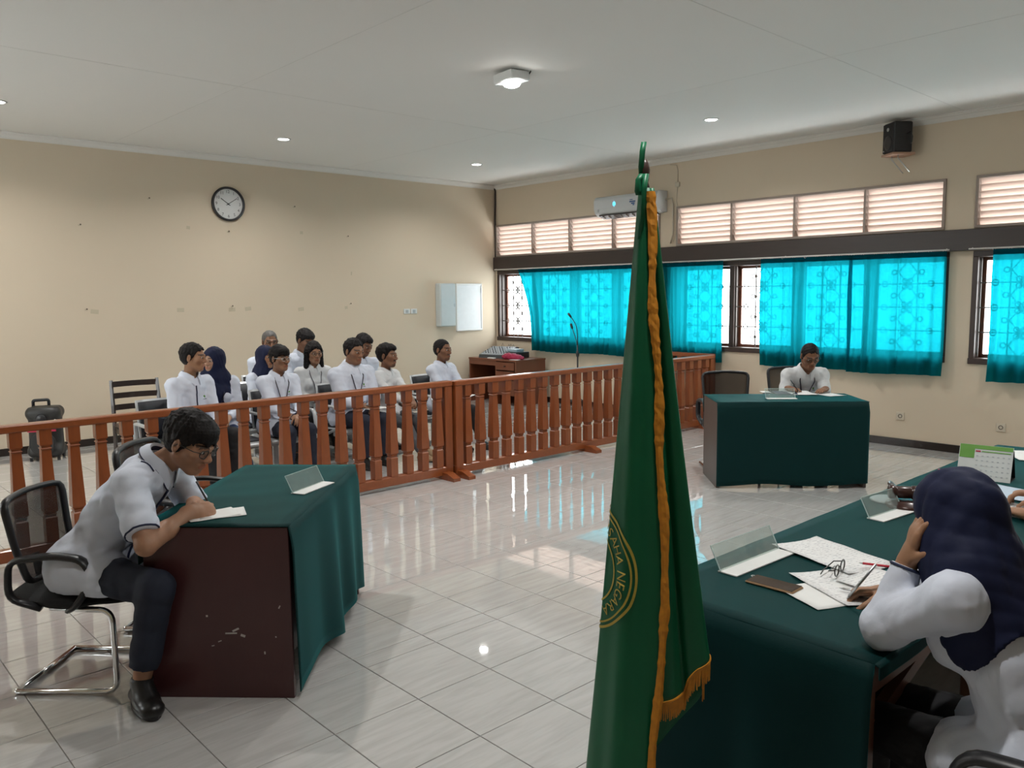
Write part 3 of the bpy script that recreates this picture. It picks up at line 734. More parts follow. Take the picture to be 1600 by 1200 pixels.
CURL = {'relaxed': (.45, .55, .35), 'flat': (.12, .18, .1), 'pen': (.75, .95, .5), 'fist': (1.2, 1.4, .8), 'cup': (.3, .35, .25)}
def add_hand(F, w, f, n, side, pose, s, k=.008):
    f = nrm(f); n = nrm(V3(n) - f * np.dot(n, f)); t = np.cross(n, f) * (-1 if side > 0 else 1)
    F.cap(w - f * .015 * s, w + f * .03 * s, .027 * s, .031 * s, k=.02, xdir=t, flat=.7)
    F.cap(w + f * .035 * s, w + f * .072 * s, .036 * s, .040 * s, k=.015, xdir=t, flat=.36)
    c = CURL[pose]; tips = []
    for i, (off, ln) in enumerate(((.029, .072), (.010, .080), (-.010, .075), (-.028, .058))):
        b = w + (f * (.088 if i else .085) + t * off) * s; d = nrm(f + t * off * 1.6); ang = 0; p = b - d * .02 * s; q = b
        F.cap(p, q, .0105 * s, .0100 * s, k=k)
        for j, (fr, r) in enumerate(((.45, .0094), (.30, .0084), (.25, .0074))):
            ang += c[j] * (1.0 + (.12 * i if pose in ('relaxed', 'pen') else 0) - (.25 if pose == 'pen' and i == 0 else 0)); dd = d * math.cos(ang) + n * math.sin(ang); e = q + dd * ln * fr * s
            F.cap(q, e, r * s, (r - .0007) * s, k=.004); q = e
        tips.append(q)
    b = w + (f * .022 + t * .026 + n * .006) * s; d = nrm(f * .62 + t * .62 + n * .42); q = b
    for j, (ln, r) in enumerate(((.042, .0135), (.032, .0108), (.026, .0092))):
        e = q + d * ln * s; F.cap(q, e, r * s, (r - .001) * s, k=.01 if j == 0 else .004); q = e; d = nrm(d + f * .35 - t * .25 + n * (.25 if pose != 'flat' else 0))
    return tips, q

def person(label, loc, face, s=1.0, hs=None, hz=.50, lean=.05, hunch=.0, side_lean=0.0, twist=0.0, head=(0, 0, 0), head_off=(0, 0, 0), arms=None, legs=None,
           tone='mid', hair='short', sleeve='long', shirt=None, pants=None, shoe=None, build=1.0, belly=0.0, bust=0.0, collar=True, collar_in=None, placket=None, lanyard=False, card=True,
           glasses=False, badge=False, hijab=False, hij_len=.20, brow=1.0, beard=0.0, voxel=.011, fineh=.0055, finehand=None, cloth_voxel=None, wr=.0042, seed=1, group=None, ankle_skin=False, pocket=False, piping=False, hairmat=None, cuff=False):
    """face = world angle (radians from +x) the person looks along; local +y is forward, +x the person's right"""
    hs = hs or max(s, .98); shirt = shirt or M_shirt; pants = pants or M_navy; shoe = shoe or M_shoe
    root = thing('person', label, 'person', (loc[0], loc[1], 0), face - math.pi / 2, group)
    RW = rotz(face - math.pi / 2); toL = lambda p: RW.T @ (V3(p) - V3((loc[0], loc[1], 0)))
    # skeleton
    hip = V3((0, 0, hz)); l1, l2 = lean * (1 - hunch), lean * (1 + hunch)
    R1 = roty(side_lean) @ rotx(-l1); R2 = roty(side_lean) @ rotx(-l2)
    u1, u2 = R1 @ V3((0, 0, 1)), R2 @ V3((0, 0, 1)); f1, f2 = R1 @ V3((0, 1, 0)), R2 @ V3((0, 1, 0))
    sp = hip + u1 * .235 * s; Rt = R2 @ rotz(twist); xr = Rt @ V3((1, 0, 0)); fch = Rt @ V3((0, 1, 0))
    nb = sp + u2 * .275 * s
    sh = {1: nb - u2 * .055 * s + xr * .168 * s * build ** .4 + fch * .01, -1: nb - u2 * .055 * s - xr * .168 * s * build ** .4 + fch * .01}
    hy, hp, ht = head; Rh = rotz(hy) @ rotx(-hp) @ roty(ht)
    hc = nb + (u2 * .072 + V3((0, 0, 1)) * .02 + fch * .012) * s + Rh @ V3((0, .028, .088)) * hs + V3(head_off)
    H = lambda x, y, z: hc + Rh @ (V3((x, y, z)) * hs)
    wr_t = {}; el = {}; hf = {}
    arms = arms or {}
    for sd in (1, -1):
        a = dict(t=(sd * .05, .30 * s, hz + .13), f=(-sd * .55, .75, -.35), n=(-sd * .1, -.2, -1), pose='relaxed', pole=(sd * .5, -.2, .4)); a.update(arms.get(sd, {}))
        tt = toL(a['w']) if 'w' in a else V3(a['t']); pl = toL(a['wp']) if 'wp' in a else V3(a['pole'])
        e, t2 = ik(sh[sd], tt, .275 * s, .245 * s, pl)
        if 'we' in a: e, t2 = toL(a['we']), tt
        el[sd] = e; wr_t[sd] = t2
        ff = RW.T @ V3(a['wf']) if 'wf' in a else V3(a['f']); nn = RW.T @ V3(a['wn']) if 'wn' in a else V3(a['n']); hf[sd] = (nrm(ff), nrm(nn), a['pose'])
    hipj = {sd: hip + V3((sd * .088 * s, .01, -.005)) for sd in (1, -1)}; kn = {}; an = {}; toe = {}
    legs = legs or {}
    for sd in (1, -1):
        g = dict(t=(sd * .12, .43 * s, .085), toe=(sd * .05, 1.0), pole=(sd * .12, .9, .9)); g.update(legs.get(sd, {}))
        tt = toL(g['w']) if 'w' in g else V3(g['t']); k_, a_ = ik(hipj[sd], tt, .415 * s, .40 * s, toL(g['wp']) if 'wp' in g else V3(g['pole'])); kn[sd] = k_; an[sd] = a_
        tv = RW.T @ V3((*g['wtoe'], 0)) if 'wtoe' in g else V3((*g['toe'], 0)); toe[sd] = nrm(tv)
    allp = [hip, nb, hc + V3((0, 0, .16)), hc - V3((0, .13, .0)), *sh.values(), *el.values(), *wr_t.values(), *kn.values(), *an.values()] + [wr_t[q] + hf[q][0] * .2 for q in (1, -1)] + [an[q] + toe[q] * .2 for q in (1, -1)] + [hip - V3((.2, .18, .12)), hip + V3((.2, 0, 0))]
    lo = np.min(allp, 0) - .09; hi = np.max(allp, 0) + .09; lo[2] = max(lo[2], -.02)
    fine = [(a, hc[a] - .135 * hs, hc[a] + .135 * hs, fineh) for a in range(3)]
    if finehand:
        for q in (finehand if isinstance(finehand, (list, tuple)) else (1, -1)):
            c = wr_t[q] + hf[q][0] * .075; fine += [(a, c[a] - .10, c[a] + .10, fineh) for a in range(3)]
    tcol = V3(TONES[tone]) if isinstance(tone, str) else V3(tone)
    # --- body (skin): one continuous surface
    F = Field(lo, hi, voxel, fine); b = build ** .5
    F.cap(hip, sp, .125 * s * b, .115 * s * b, k=.04, xdir=xr, flat=.7); F.cap(sp, nb - u2 * .10 * s, .118 * s * b, .125 * s * b, k=.04, xdir=xr, flat=.66)
    F.cap(sh[1], sh[-1], .045 * s, k=.04)
    F.cap(nb - u2 * .03 * s, H(0, -.022, -.05), .054 * s * b, .050 * s * b, k=.03)
    for sd in (1, -1):
        F.cap(nb - u2 * .03 * s, sh[sd], .036 * s, .038 * s, k=.04)
        F.cap(sh[sd], el[sd], .046 * s * b, .038 * s * b, k=.02); F.cap(el[sd], el[sd] * .55 + wr_t[sd] * .45, .039 * s * b, .037 * s * b, k=.015); F.cap(el[sd] * .55 + wr_t[sd] * .45, wr_t[sd], .037 * s * b, .0255 * s, k=.015)
        tips, thumb = add_hand(F, wr_t[sd], hf[sd][0], hf[sd][1], sd, hf[sd][2], s); hf[sd] = hf[sd] + (tips, thumb)
        F.cap(hipj[sd], kn[sd], .075 * s, .05 * s, k=.03); F.cap(kn[sd], an[sd], .050 * s, .034 * s, k=.02); F.cap(an[sd], an[sd] + toe[sd] * .11 * s - V3((0, 0, .050)), .026 * s, .018 * s, k=.015)
    # head
    e = lambda c, r, k=.02, op='add': F.ell(H(*c), V3(r) * hs, Rh, k * hs, op)
    e((0, -.014, .034), (.073, .093, .077)); e((0, .020, -.030), (.060, .064, .080), .03); e((0, .058, -.096), (.024, .022, .020), .03)
    for q in (1, -1):
        F.cap(H(q * .052, -.006, -.050), H(q * .022, .050, -.094), .017 * hs, .016 * hs, k=.025 * hs); e((q * .041, .052, -.014), (.026, .026, .024), .025)
        e((q * .031, .098, .004), (.020, .018, .0125), .016, 'sub')
        F.cap(H(q * .020, .083, .004), H(q * .044, .071, .003), .0085 * hs, .008 * hs, k=.008 * hs)
        F.cap(H(q * .012, .088, .021), H(q * .046, .072, .022), .0085 * hs, .0065 * hs, k=.014 * hs)
        F.ell(H(q * .077, -.010, -.004), V3((.0095, .018, .031)) * hs, Rh @ rotz(-q * .35) @ rotx(-.2), .010 * hs); F.ell(H(q * .0855, -.004, -.002), V3((.005, .010, .018)) * hs, Rh @ rotz(-q * .35), .006 * hs, 'sub')
        e((q * .0125, .091, -.033), (.0085, .010, .0075), .008)
    F.cap(H(0, .084, .014), H(0, .103, -.027), .0068 * hs, .0105 * hs, k=.016 * hs); F.cap(H(0, .103, -.028), H(0, .098, -.034), .0105 * hs, .010 * hs, k=.006 * hs)
    F.cap(H(-.020, .080, -.0585), H(.020, .080, -.0585), .0058 * hs, k=.012 * hs); F.cap(H(0, .0865, -.0575), H(0, .086, -.0585), .006 * hs, k=.012 * hs); F.cap(H(-.016, .080, -.071), H(.016, .080, -.071), .0068 * hs, k=.012 * hs)
    F.cap(H(-.022, .0905, -.0645), H(.022, .0905, -.0645), .0018 * hs, k=.005 * hs, op='sub')
    bare = tone
    def tint(P):
        q = (P - hc) @ Rh / hs; x, y, z = q.T; ax = np.abs(x); c = np.tile(tcol, (len(P), 1))
        def blend(w, col):
            w = np.clip(w, 0, 1)[:, None]; c[:] = c * (1 - w) + V3(col) * w
        fr = (y > .045) & (ax < .08) & (np.abs(z) < .13)
        blend(fr * (np.exp(-((ax - .03) / .03) ** 2 - ((z + .025) / .03) ** 2)) * .35, tcol * V3((1.12, .86, .80)))
        blend(fr * (((x / .025) ** 2 + ((z + .065) / .0115) ** 2) < 1) * .75, tcol * V3((.95, .55, .52)))
        bw = fr * (np.abs(z - (.0265 - .25 * (ax - .03) ** 2 * 10)) < .0052 * brow) * (ax > .011) * (ax < .052); blend(bw * .88, (.015, .011, .010))
        blend(fr * ((((ax - .031) / .019) ** 2 + ((z - .0035) / .0105) ** 2) < 1) * .45, tcol * .5)
        if beard:
            blend(fr * (np.abs(z + .050) < .007) * (ax < .028) * beard, (.02, .016, .014)); blend((y > .03) * (z < -.082) * (z > -.125) * (ax < .04) * beard * .7, (.025, .02, .018))
        return c
    body = F.build('body', M_skin, root, tint)
    for q in (1, -1):
        eo = MB().lathe([(.0125 * math.sin(a), -.0125 * math.cos(a)) for a in np.linspace(.05, 3.09, 9)], 12).v
        ev = (np.array(eo) * V3((1, .8, .50))) * hs
        fs = [(i * 12 + k, i * 12 + (k + 1) % 12, (i + 1) * 12 + (k + 1) % 12, (i + 1) * 12 + k) for i in range(8) for k in range(12)]
        eye = MB().add(ev @ Rh.T + H(q * .031, .0795, .0035), fs).build('eye', M_eye, root, True)
        MB().add((np.array(eo) * V3((.47, .26, .47)) * hs) @ Rh.T + H(q * .031, .0875, .002), fs).build('iris', M_iris, eye, True)
    # --- shirt
    cv = cloth_voxel or voxel
    lo2 = np.min([hip - V3((.26, .2, .1)), nb - .12, *[p - .1 for p in el.values()], *[p - .08 for p in wr_t.values()]], 0); hi2 = np.max([hip + V3((.26, .22, .0)), nb + .12, *[p + .1 for p in el.values()], *[p + .08 for p in wr_t.values()]], 0)
    G = Field(lo2, hi2, cv)
    G.cap(hip - u1 * .03 * s, sp, .160 * s * b, .148 * s * b, k=.05, xdir=xr, flat=.74); G.cap(sp, nb - u2 * .105 * s, .146 * s * b, .152 * s * b, k=.06, xdir=xr, flat=.70)
    G.cap(sh[1] - xr * .01, sh[-1] + xr * .01, .060 * s, k=.05)
    G.cap(hipj[1] - V3((0, .02, -.02)), hipj[-1] - V3((0, .02, -.02)), .124 * s * b, k=.05)
    if belly: G.ell(hip + u1 * .12 * s + f1 * .055 * s, V3((.13, .10 + belly, .13)) * s, R1, .06)
    if bust:
        for q in (1, -1): G.ell(sp + u2 * .10 * s + fch * .085 * s + xr * q * .07 * s, V3((.062, .055 + bust, .06)) * s, R2, .05)
    for sd in (1, -1):
        G.cap(nb - u2 * .038 * s, sh[sd], .046 * s, .052 * s, k=.03); G.cap(hipj[sd], hipj[sd] * .66 + kn[sd] * .34, .106 * s * b, .098 * s, k=.04)
        if sleeve == 'long':
            G.cap(sh[sd], el[sd], .062 * s * b, .053 * s * b, k=.035); G.cap(el[sd], wr_t[sd] * .94 + el[sd] * .06, .053 * s * b, .038 * s, k=.03)
        else:
            G.cap(sh[sd], sh[sd] * .28 + el[sd] * .72, .064 * s * b, .066 * s * b, k=.03)
    G.wrinkle(wr * s, seed)
    for sd in (1, -1):
        ax_ = nrm(wr_t[sd] - el[sd]) if sleeve == 'long' else nrm(el[sd] - sh[sd]); ce = (wr_t[sd] * .96 + el[sd] * .04) if sleeve == 'long' else (sh[sd] * .18 + el[sd] * .82)
        q = G._box(ce - .11, ce + .11)
        if q:
            sl, (X, Y, Z) = q; rr = np.sqrt((X - ce[0]) ** 2 + (Y - ce[1]) ** 2 + (Z - ce[2]) ** 2)
            cut = (X - ce[0]) * ax_[0] + (Y - ce[1]) * ax_[1] + (Z - ce[2]) * ax_[2]; G.D[sl] = np.where(rr < .10, np.maximum(G.D[sl], cut), G.D[sl])
    G.cap(nb - u2 * .02 * s + fch * .02 * s, nb + u2 * .10 * s, .050 * s, .058 * s, k=.01, op='sub')
    hemcut = lambda X, Y, Z: (hip[2] - .085) - Z
    G.keep(hemcut)
    so = G.build('shirt', shirt, root)
    ch = lambda x, up, o=.45: G.hit(sp + u2 * up * s + xr * x * s + fch * o, -fch, .5)
    # collar: folded band round the neck with two points
    if collar and not hijab:
        Gp = []; n = 36
        for i in range(n + 1):
            th = math.radians(16 + 328 * i / n); fx, fy = math.sin(th), math.cos(th); front = max(0, math.cos(th)) ** 3
            rad = xr * fx + fch * fy
            top = nb + u2 * (.052 - .040 * front) * s + rad * .061 * s * b + fch * (.004 + .012 * front) * s; fold = nb + u2 * (.060 - .040 * front) * s + rad * .068 * s * b + fch * (.004 + .014 * front) * s
            low = nb + u2 * (.022 - .075 * front) * s + rad * (.090 + .010 * front) * s * b + fch * (.002 + .012 * front) * s
            Gp.append([nb + u2 * (.010 - .045 * front) * s + rad * .060 * s * b + fch * .014 * front * s, top, fold, (fold + low) / 2 + rad * .004, low])
        cm = MB().sheet(Gp, .004); co = cm.build('collar', shirt, root, True, sharp=1.2)
        if collar_in: MB().sheet([[r[0] - .002 * fch, r[1] + V3((0, 0, .001))] for r in [[g_[0] * .97 + nb * .03, g_[1] * .97 + (nb + u2 * .05) * .03] for g_ in Gp]], .003).build('collar_lining', collar_in, co, True)
        if piping: MB().tube([g_[4] for g_ in Gp], .0035, 6).build('piping', M_inner, co, True)
        V = [ch(.0, .235, .4) + fch * .002, ch(.03, .26, .4), ch(-.03, .26, .4)]
    if placket:
        pts = [ch(.012, up) for up in np.linspace(.225, -.22, 30)]
        MB().tube([p + fch * .004 for p in pts], .005 * s, 6).build('placket', placket, root, True)
    if piping:
        for sd in (1, -1):
            ax_ = nrm(el[sd] - sh[sd]); ce = sh[sd] * .19 + el[sd] * .81; x1 = nrm(np.cross(ax_, (0, .3, 1))); y1 = np.cross(ax_, x1)
            ring = [G.hit(ce - ax_ * .004 + (x1 * math.cos(a) + y1 * math.sin(a)) * .13, -(x1 * math.cos(a) + y1 * math.sin(a)), .13) for a in np.linspace(0, 2 * math.pi, 20)[:-1]]
            MB().tube(ring, .0045, 6, closed=True).build('sleeve_piping', M_inner, root, True)
            a0 = nb - u2 * .0 * s + xr * sd * .10 * s; pth = [G.hit(a0 + fch * t_ * s + u2 * .2, -u2, .3) + u2 * .002 for t_ in np.linspace(.035, -.03, 6)]
            MB().tube(pth, .0035, 5).build('yoke_piping', M_inner, root, True)
    if cuff:
        for sd in (1, -1):
            ax_ = nrm(wr_t[sd] - el[sd]); ce = wr_t[sd] * .955 + el[sd] * .045 - ax_ * .004; x1 = nrm(np.cross(ax_, (0, .3, 1))); y1 = np.cross(ax_, x1)
            ring = [G.hit(ce + (x1 * math.cos(a) + y1 * math.sin(a)) * .058, -(x1 * math.cos(a) + y1 * math.sin(a)), .058, .003) for a in np.linspace(0, 2 * math.pi, 17)[:-1]]
            MB().tube(ring, .0042, 6, closed=True).build('cuff_edge', M_inner, root, True)
    if badge:
        c = ch(-.075, .12); MB().lathe([(.012 * s, 0), (.012 * s, .003)], 14, c=c - fch * .001, R=np.array([xr, np.cross(fch, xr), fch]).T).build('badge', M_green, so)
        c2 = ch(-.075, .10); MB().bar(c2 - xr * .022 * s, c2 + xr * .022 * s, .003, .005, up=fch).build('name_strip', M_inner, so)
    if lanyard:
        lp = []
        for sd in (1, -1):
            a0 = nb + u2 * .045 * s + xr * sd * .066 * s; P_ = [a0 - fch * .02 * s, a0 + fch * .03 * s - u2 * .005]
            for t_ in np.linspace(.06, 1, 18): P_.append(ch(sd * .072 * (1 - t_) + sd * .004, .235 * (1 - t_) - .03 * t_) + fch * .010)
            lp.append(P_)
        path = lp[0][::-1] + [nb + u2 * .055 * s - fch * .05 * s] + lp[1]
        lo_ = MB().tube(path, .0060 * s, 6, flat=.7, up=None).build('lanyard', M_lany, root, True)
        if card:
            c = ch(0, -.08) + fch * .008; Rm = np.array([xr, fch, np.cross(xr, fch)]).T
            co_ = MB().box(c, (.062 * s, .005, .092 * s), Rm, .002).build('card_holder', M_black, lo_); 
            MB().box(c + fch * .003, (.05 * s, .003, .068 * s), Rm).build('id_card', M_card, root)
    if pocket: MB().tube([ch(-.11 + .018 * i, .105) + fch * .001 for i in range(5)], .0025, 5).build('pocket_edge', M_inner, so, True)
    # --- trousers
    lo3 = np.min([hip - .22, *[p - .12 for p in kn.values()], *[p - .1 for p in an.values()]], 0); hi3 = np.max([hip + .2, *[p + .12 for p in kn.values()], *[p + .1 for p in an.values()]], 0)
    T = Field(lo3, hi3, cv)
    T.cap(hipj[1] - V3((0, .02, 0)), hipj[-1] - V3((0, .02, 0)), .108 * s * b, k=.05)
    cuff = .80 if ankle_skin else .93
    for sd in (1, -1):
        T.cap(hipj[sd], kn[sd], .090 * s * b, .066 * s, k=.05); T.cap(kn[sd], kn[sd] * (1 - cuff) + an[sd] * cuff, .066 * s, .056 * s, k=.025)
    T.wrinkle(wr * .9, seed + 50, (.08, .2))
    for sd in (1, -1):
        ax_ = nrm(an[sd] - kn[sd]); ce = kn[sd] * (1 - cuff) + an[sd] * cuff; q = T._box(ce - .12, ce + .12)
        if q:
            sl, (X, Y, Z) = q; cut = (X - ce[0]) * ax_[0] + (Y - ce[1]) * ax_[1] + (Z - ce[2]) * ax_[2]; T.D[sl] = np.maximum(T.D[sl], cut)
    T.build('trousers', pants, root)
    for sd in (1, -1):
        a0 = V3((an[sd][0], an[sd][1], 0)); t_ = toe[sd]; dz = max(0, an[sd][2] - .085)
        SF = Field(a0 - .26, a0 + .26, .008); z0 = V3((0, 0, dz))
        SF.cap(a0 + t_ * -.035 * s + z0 + V3((0, 0, .035)), a0 + t_ * .13 * s + z0 + V3((0, 0, .032)), .043 * s, .046 * s, k=.02, xdir=np.cross(t_, (0, 0, 1)), flat=.75)
        SF.cap(a0 + z0 + V3((0, 0, .09 * s)), a0 + t_ * .06 * s + z0 + V3((0, 0, .05)), .042 * s, .043 * s, k=.03)
        SF.keep(lambda X, Y, Z: (dz + .001) - Z + 0 * X + 0 * Y); SF.keep(lambda X, Y, Z: Z - (dz + .115 * s) + 0 * X + 0 * Y)
        sho = SF.build('shoe', shoe, root)
        ol = []
        for k in range(18):
            a = 2 * math.pi * k / 18; sx = math.cos(a) * .046 * s; sy = math.sin(a) * .125 * s + .048 * s; ol.append(a0 + np.cross(t_, (0, 0, 1)) * sx + t_ * sy)
        MB().add([p + V3((0, 0, dz + .001)) for p in ol] + [p + V3((0, 0, dz + .016)) for p in ol], [tuple(range(17, -1, -1)), tuple(range(18, 36))] + [(i, (i + 1) % 18, 18 + (i + 1) % 18, 18 + i) for i in range(18)]).build('sole', M_black, sho)
        if ankle_skin: MB().tube([an[sd] + V3((0, 0, -.02)), an[sd] * .93 + kn[sd] * .07], .042 * s, 12).build('sock', M_black, root, True)
    # --- hair / headscarf
    if hijab:
        K = Field(np.min([nb - .34, hc - .16], 0) - .03, np.max([nb + .34, hc + .2], 0) + .03, min(cv, .008))
        ee = lambda c, r, k=.03, op='add': K.ell(H(*c), V3(r) * hs, Rh, k * hs, op)
        ee((0, -.016, .036), (.088, .110, .092)); ee((0, .012, -.040), (.076, .080, .090), .04); ee((0, -.075, .0), (.07, .06, .07), .04)
        K.cap(H(0, -.02, -.05), nb + u2 * .02 * s, .085 * s, .098 * s, k=.05)
        for q in (1, -1): K.cap(nb + u2 * .015 * s, nb * .45 + sh[q] * .55 - u2 * .01 * s, .080 * s, .060 * s, k=.05)
        K.cap(nb - u2 * .03 * s, sp + u2 * (.27 - hij_len) * s, .150 * s * b, .172 * s * b, k=.06, xdir=xr, flat=.78)
        if bust: K.ell(sp + u2 * .13 * s + fch * .10 * s, V3((.12, .06, .08)) * s, R2, .06)
        K.wrinkle(.0032, seed + 9, (.06, .14), 6)
        ee((0, .105, -.022), (.053, .075, .076), .012, 'sub')
        cutp = sp + u2 * (.275 - hij_len) * s; tl = nrm(u2 + fch * .22)
        K.keep(lambda X, Y, Z: -((X - cutp[0]) * tl[0] + (Y - cutp[1]) * tl[1] + (Z - cutp[2]) * tl[2]) + .012 * np.sin(X * 40) + .008 * np.sin(Y * 37))
        ho = K.build('hijab', M_hijab, root)
        MB().lathe([(.004, -.002), (.004, .003), (.001, .004)], 8, c=K.hit(H(.012, .02, .25), Rh @ V3((0, 0, -1)), .3)).build('scarf_pin', mat('pink_pin', (.5, .1, .15), .3), ho, True)
        under = MB()
    else:
        th = {'short': .009, 'buzz': .004, 'full': .015, 'fringe': .018, 'long': .016}[hair]; sd_ = .2 if hair in ('fringe', 'full', 'short') else .45
        K = Field((-.15, -.17, -.33 if hair == 'long' else -.13), (.15, .15, .18), .0042 if fineh < .005 else .0055)
        K.ell((0, -.016 - th * .15, .036 + th * .35), (.0745 + th * sd_, .0935 + th * .6, .077 + th * .85), None, .02)
        K.ell((0, -.022, .0), (.0755 + th * .1, .088 + th * .2, .076), None, .02)
        rs = np.random.RandomState(seed + 77); cen = V3((0, -.016, .034)); rad_ = V3((.0740 + th * sd_, .0930 + th * .65, .077 + th * .9))
        for i_ in range(0 if hair == 'buzz' else 90):
            az = rs.uniform(0, 2 * math.pi); p_ = None; dr_ = rs.uniform(-.25, .25); lift = rs.uniform(-.02, .03 + th * 2.2)
            for el_ in (1.45, 1.0, .55, .15, -.2):
                a_ = az + dr_ * (1.5 - el_); q_ = cen + rad_ * V3((math.cos(el_) * math.sin(a_), math.cos(el_) * math.cos(a_), math.sin(el_))) * (1 + lift)
                if p_ is not None: K.cap(p_, q_, .0062, .0045, k=.003)
                p_ = q_
        if hair in ('full', 'fringe'): K.ell((.008, .045, .078), (.056, .05, .034), None, .03)
        if hair == 'long':
            for q in (1, -1): K.cap((q * .075, -.02, .01), (q * .088, -.01, -.19), .030, .030, k=.04)
            K.cap((0, -.075, .0), (0, -.075, -.19), .07, .07, k=.05)
        front = {'short': .068, 'buzz': .070, 'full': .056, 'fringe': .032, 'long': .062}[hair]
        ys_ = np.array([-.2, -.085, -.035, -.012, .012, .038, .058, .075, .2]); zs_ = np.array([-.078, -.074, -.064, -.038, -.012, .026, front - .010, front, front + (.0 if hair == 'fringe' else .01)])
        if hair == 'long': zs_ = np.array([-.30, -.30, -.30, -.25, -.20, -.02, .03, .062, .07]); zs_[0:5] = -.24
        rng = np.random.RandomState(seed)
        def cut(X, Y, Z):
            zm = np.interp(Y.ravel(), ys_, zs_).reshape(Y.shape); jag = .005 * np.sin(X * 120 + seed) + .004 * np.sin(X * 260 + Y * 190)
            part = np.where(Y > .04, .010 * np.abs(np.sin(X * 22 + .4)), 0) if hair in ('fringe', 'full') else 0
            return (zm - Z + jag + part) * .7
        K.keep(cut); K.wrinkle(.0018, seed + 3, (.015, .035), 6)
        for q in (1, -1): K.ell((q * .082, -.006, -.004), (.016, .020, .030), None, .006, 'sub')
        K.build('hair', hairmat or M_hair, root, xf=(Rh * hs, hc))
    if glasses:
        g = thing_part('glasses', root)
        fr_ = MB(); ln_ = MB()
        for q in (1, -1):
            rim = [H(q * .033 + .024 * math.cos(a), .099 - .004 * abs(math.cos(a)) - (.006 if q * math.cos(a) > .5 else 0), .002 + .017 * math.sin(a) * (1 if math.sin(a) > 0 else 1.08)) for a in np.linspace(0, 2 * math.pi, 21)[:-1]]
            fr_.tube(rim, .0020 * s, 5, closed=True); ln_.add(rim, [tuple(range(20))])
            fr_.tube([H(q * .057, .092, .010), H(q * .076, .070, .010), H(q * .082, -.002, .008), H(q * .083, -.016, -.006)], .0019 * s, 5)
        fr_.tube([H(-.010, .101, .006), H(0, .104, .009), H(.010, .101, .006)], .0019 * s, 5)
        fo = fr_.build('spectacle_frame', M_specs if glasses is True else glasses, root, True); ln_.build('lens', M_lens, fo); bpy.data.objects.remove(g)
    return dict(root=root, G=G, F=F, nb=nb, sh=sh, hc=hc, el=el, wr=wr_t, hf=hf, toW=lambda p: RW @ V3(p) + V3((loc[0], loc[1], 0)), RW=RW)

def thing_part(name, parent):
    o = bpy.data.objects.new(name, None); COL.objects.link(o); o.parent = parent; return o
# ------------------------------------------------------------------ courtroom railing
M_rail = mat('orange_brown_varnished_wood', (.24, .062, .016), .32, var=.28, scale=6, stretch=(6, 6, 1), coat=.3)
M_cap = mat('orange_brown_cap_rail', (.25, .066, .018), .3, var=.2, scale=5, stretch=(6, 1, 6), coat=.4)
RX = 4.26
_p = [(.036, .112), (.036, .275), (.029, .283), (.029, .293), (.035, .298), (.029, .304), (.0405, .318), (.040, .36), (.028, .725), (.034, .732), (.027, .738), (.027, .748), (.036, .757), (.036, .856)]
_bm = MB().lathe([(w * 1.414, z) for w, z in _p], 4, rot=math.pi / 4).mesh('baluster'); _bm.materials.append(M_rail)
def railing(a, b, label, posts=(), feet=(), sp=.168, off=.06):
    a, b = V3((*a, 0)), V3((*b, 0)); L = np.linalg.norm(b - a); ang = math.atan2(*(b - a)[[1, 0]])
    t = thing('courtroom_railing', label, 'railing', tuple(a), ang, 'wooden courtroom railing sections')
    MB().box((L / 2, 0, .880), (L, .085, .050), bev=.008).build('cap_rail', M_cap, t); MB().box((L / 2, 0, .072), (L, .07, .080), bev=.006).build('bottom_rail', M_cap, t)
    x = off
    while x < L - .05:
        if all(abs(x - q) > .075 for q in posts):
            o = bpy.data.objects.new('baluster', _bm); COL.objects.link(o); o.parent = t; o.location = (x, 0, 0); o.rotation_euler = (0, 0, rnd.uniform(-.02, .02))
        x += sp
    for q in posts: MB().box((q, 0, .445), (.085, .075, .83), bev=.006).build('post', M_rail, t)
    for q in feet: MB().prism([(-.20, 0), (-.20, .03), (-.10, .065), (.10, .065), (.20, .03), (.20, 0)], q - .04, q + .04, axis=0).build('foot', M_rail, t)
    return t
railing((RX, -9.6), (RX, -4.385), 'long railing section running in from the left edge', posts=(.045, 5.17), feet=(.6, 2.9, 5.12), off=.02)
railing((RX + .03, -4.375), (RX + .06, -.20), 'railing section from the middle post to the window wall', posts=(.045, 4.13), feet=(.05, 1.80, 3.9), off=.155)
railing((RX + .03, -.11), (3.2, -.11), 'short railing section along the wall behind the flag', posts=(.045, 1.04), sp=.15)

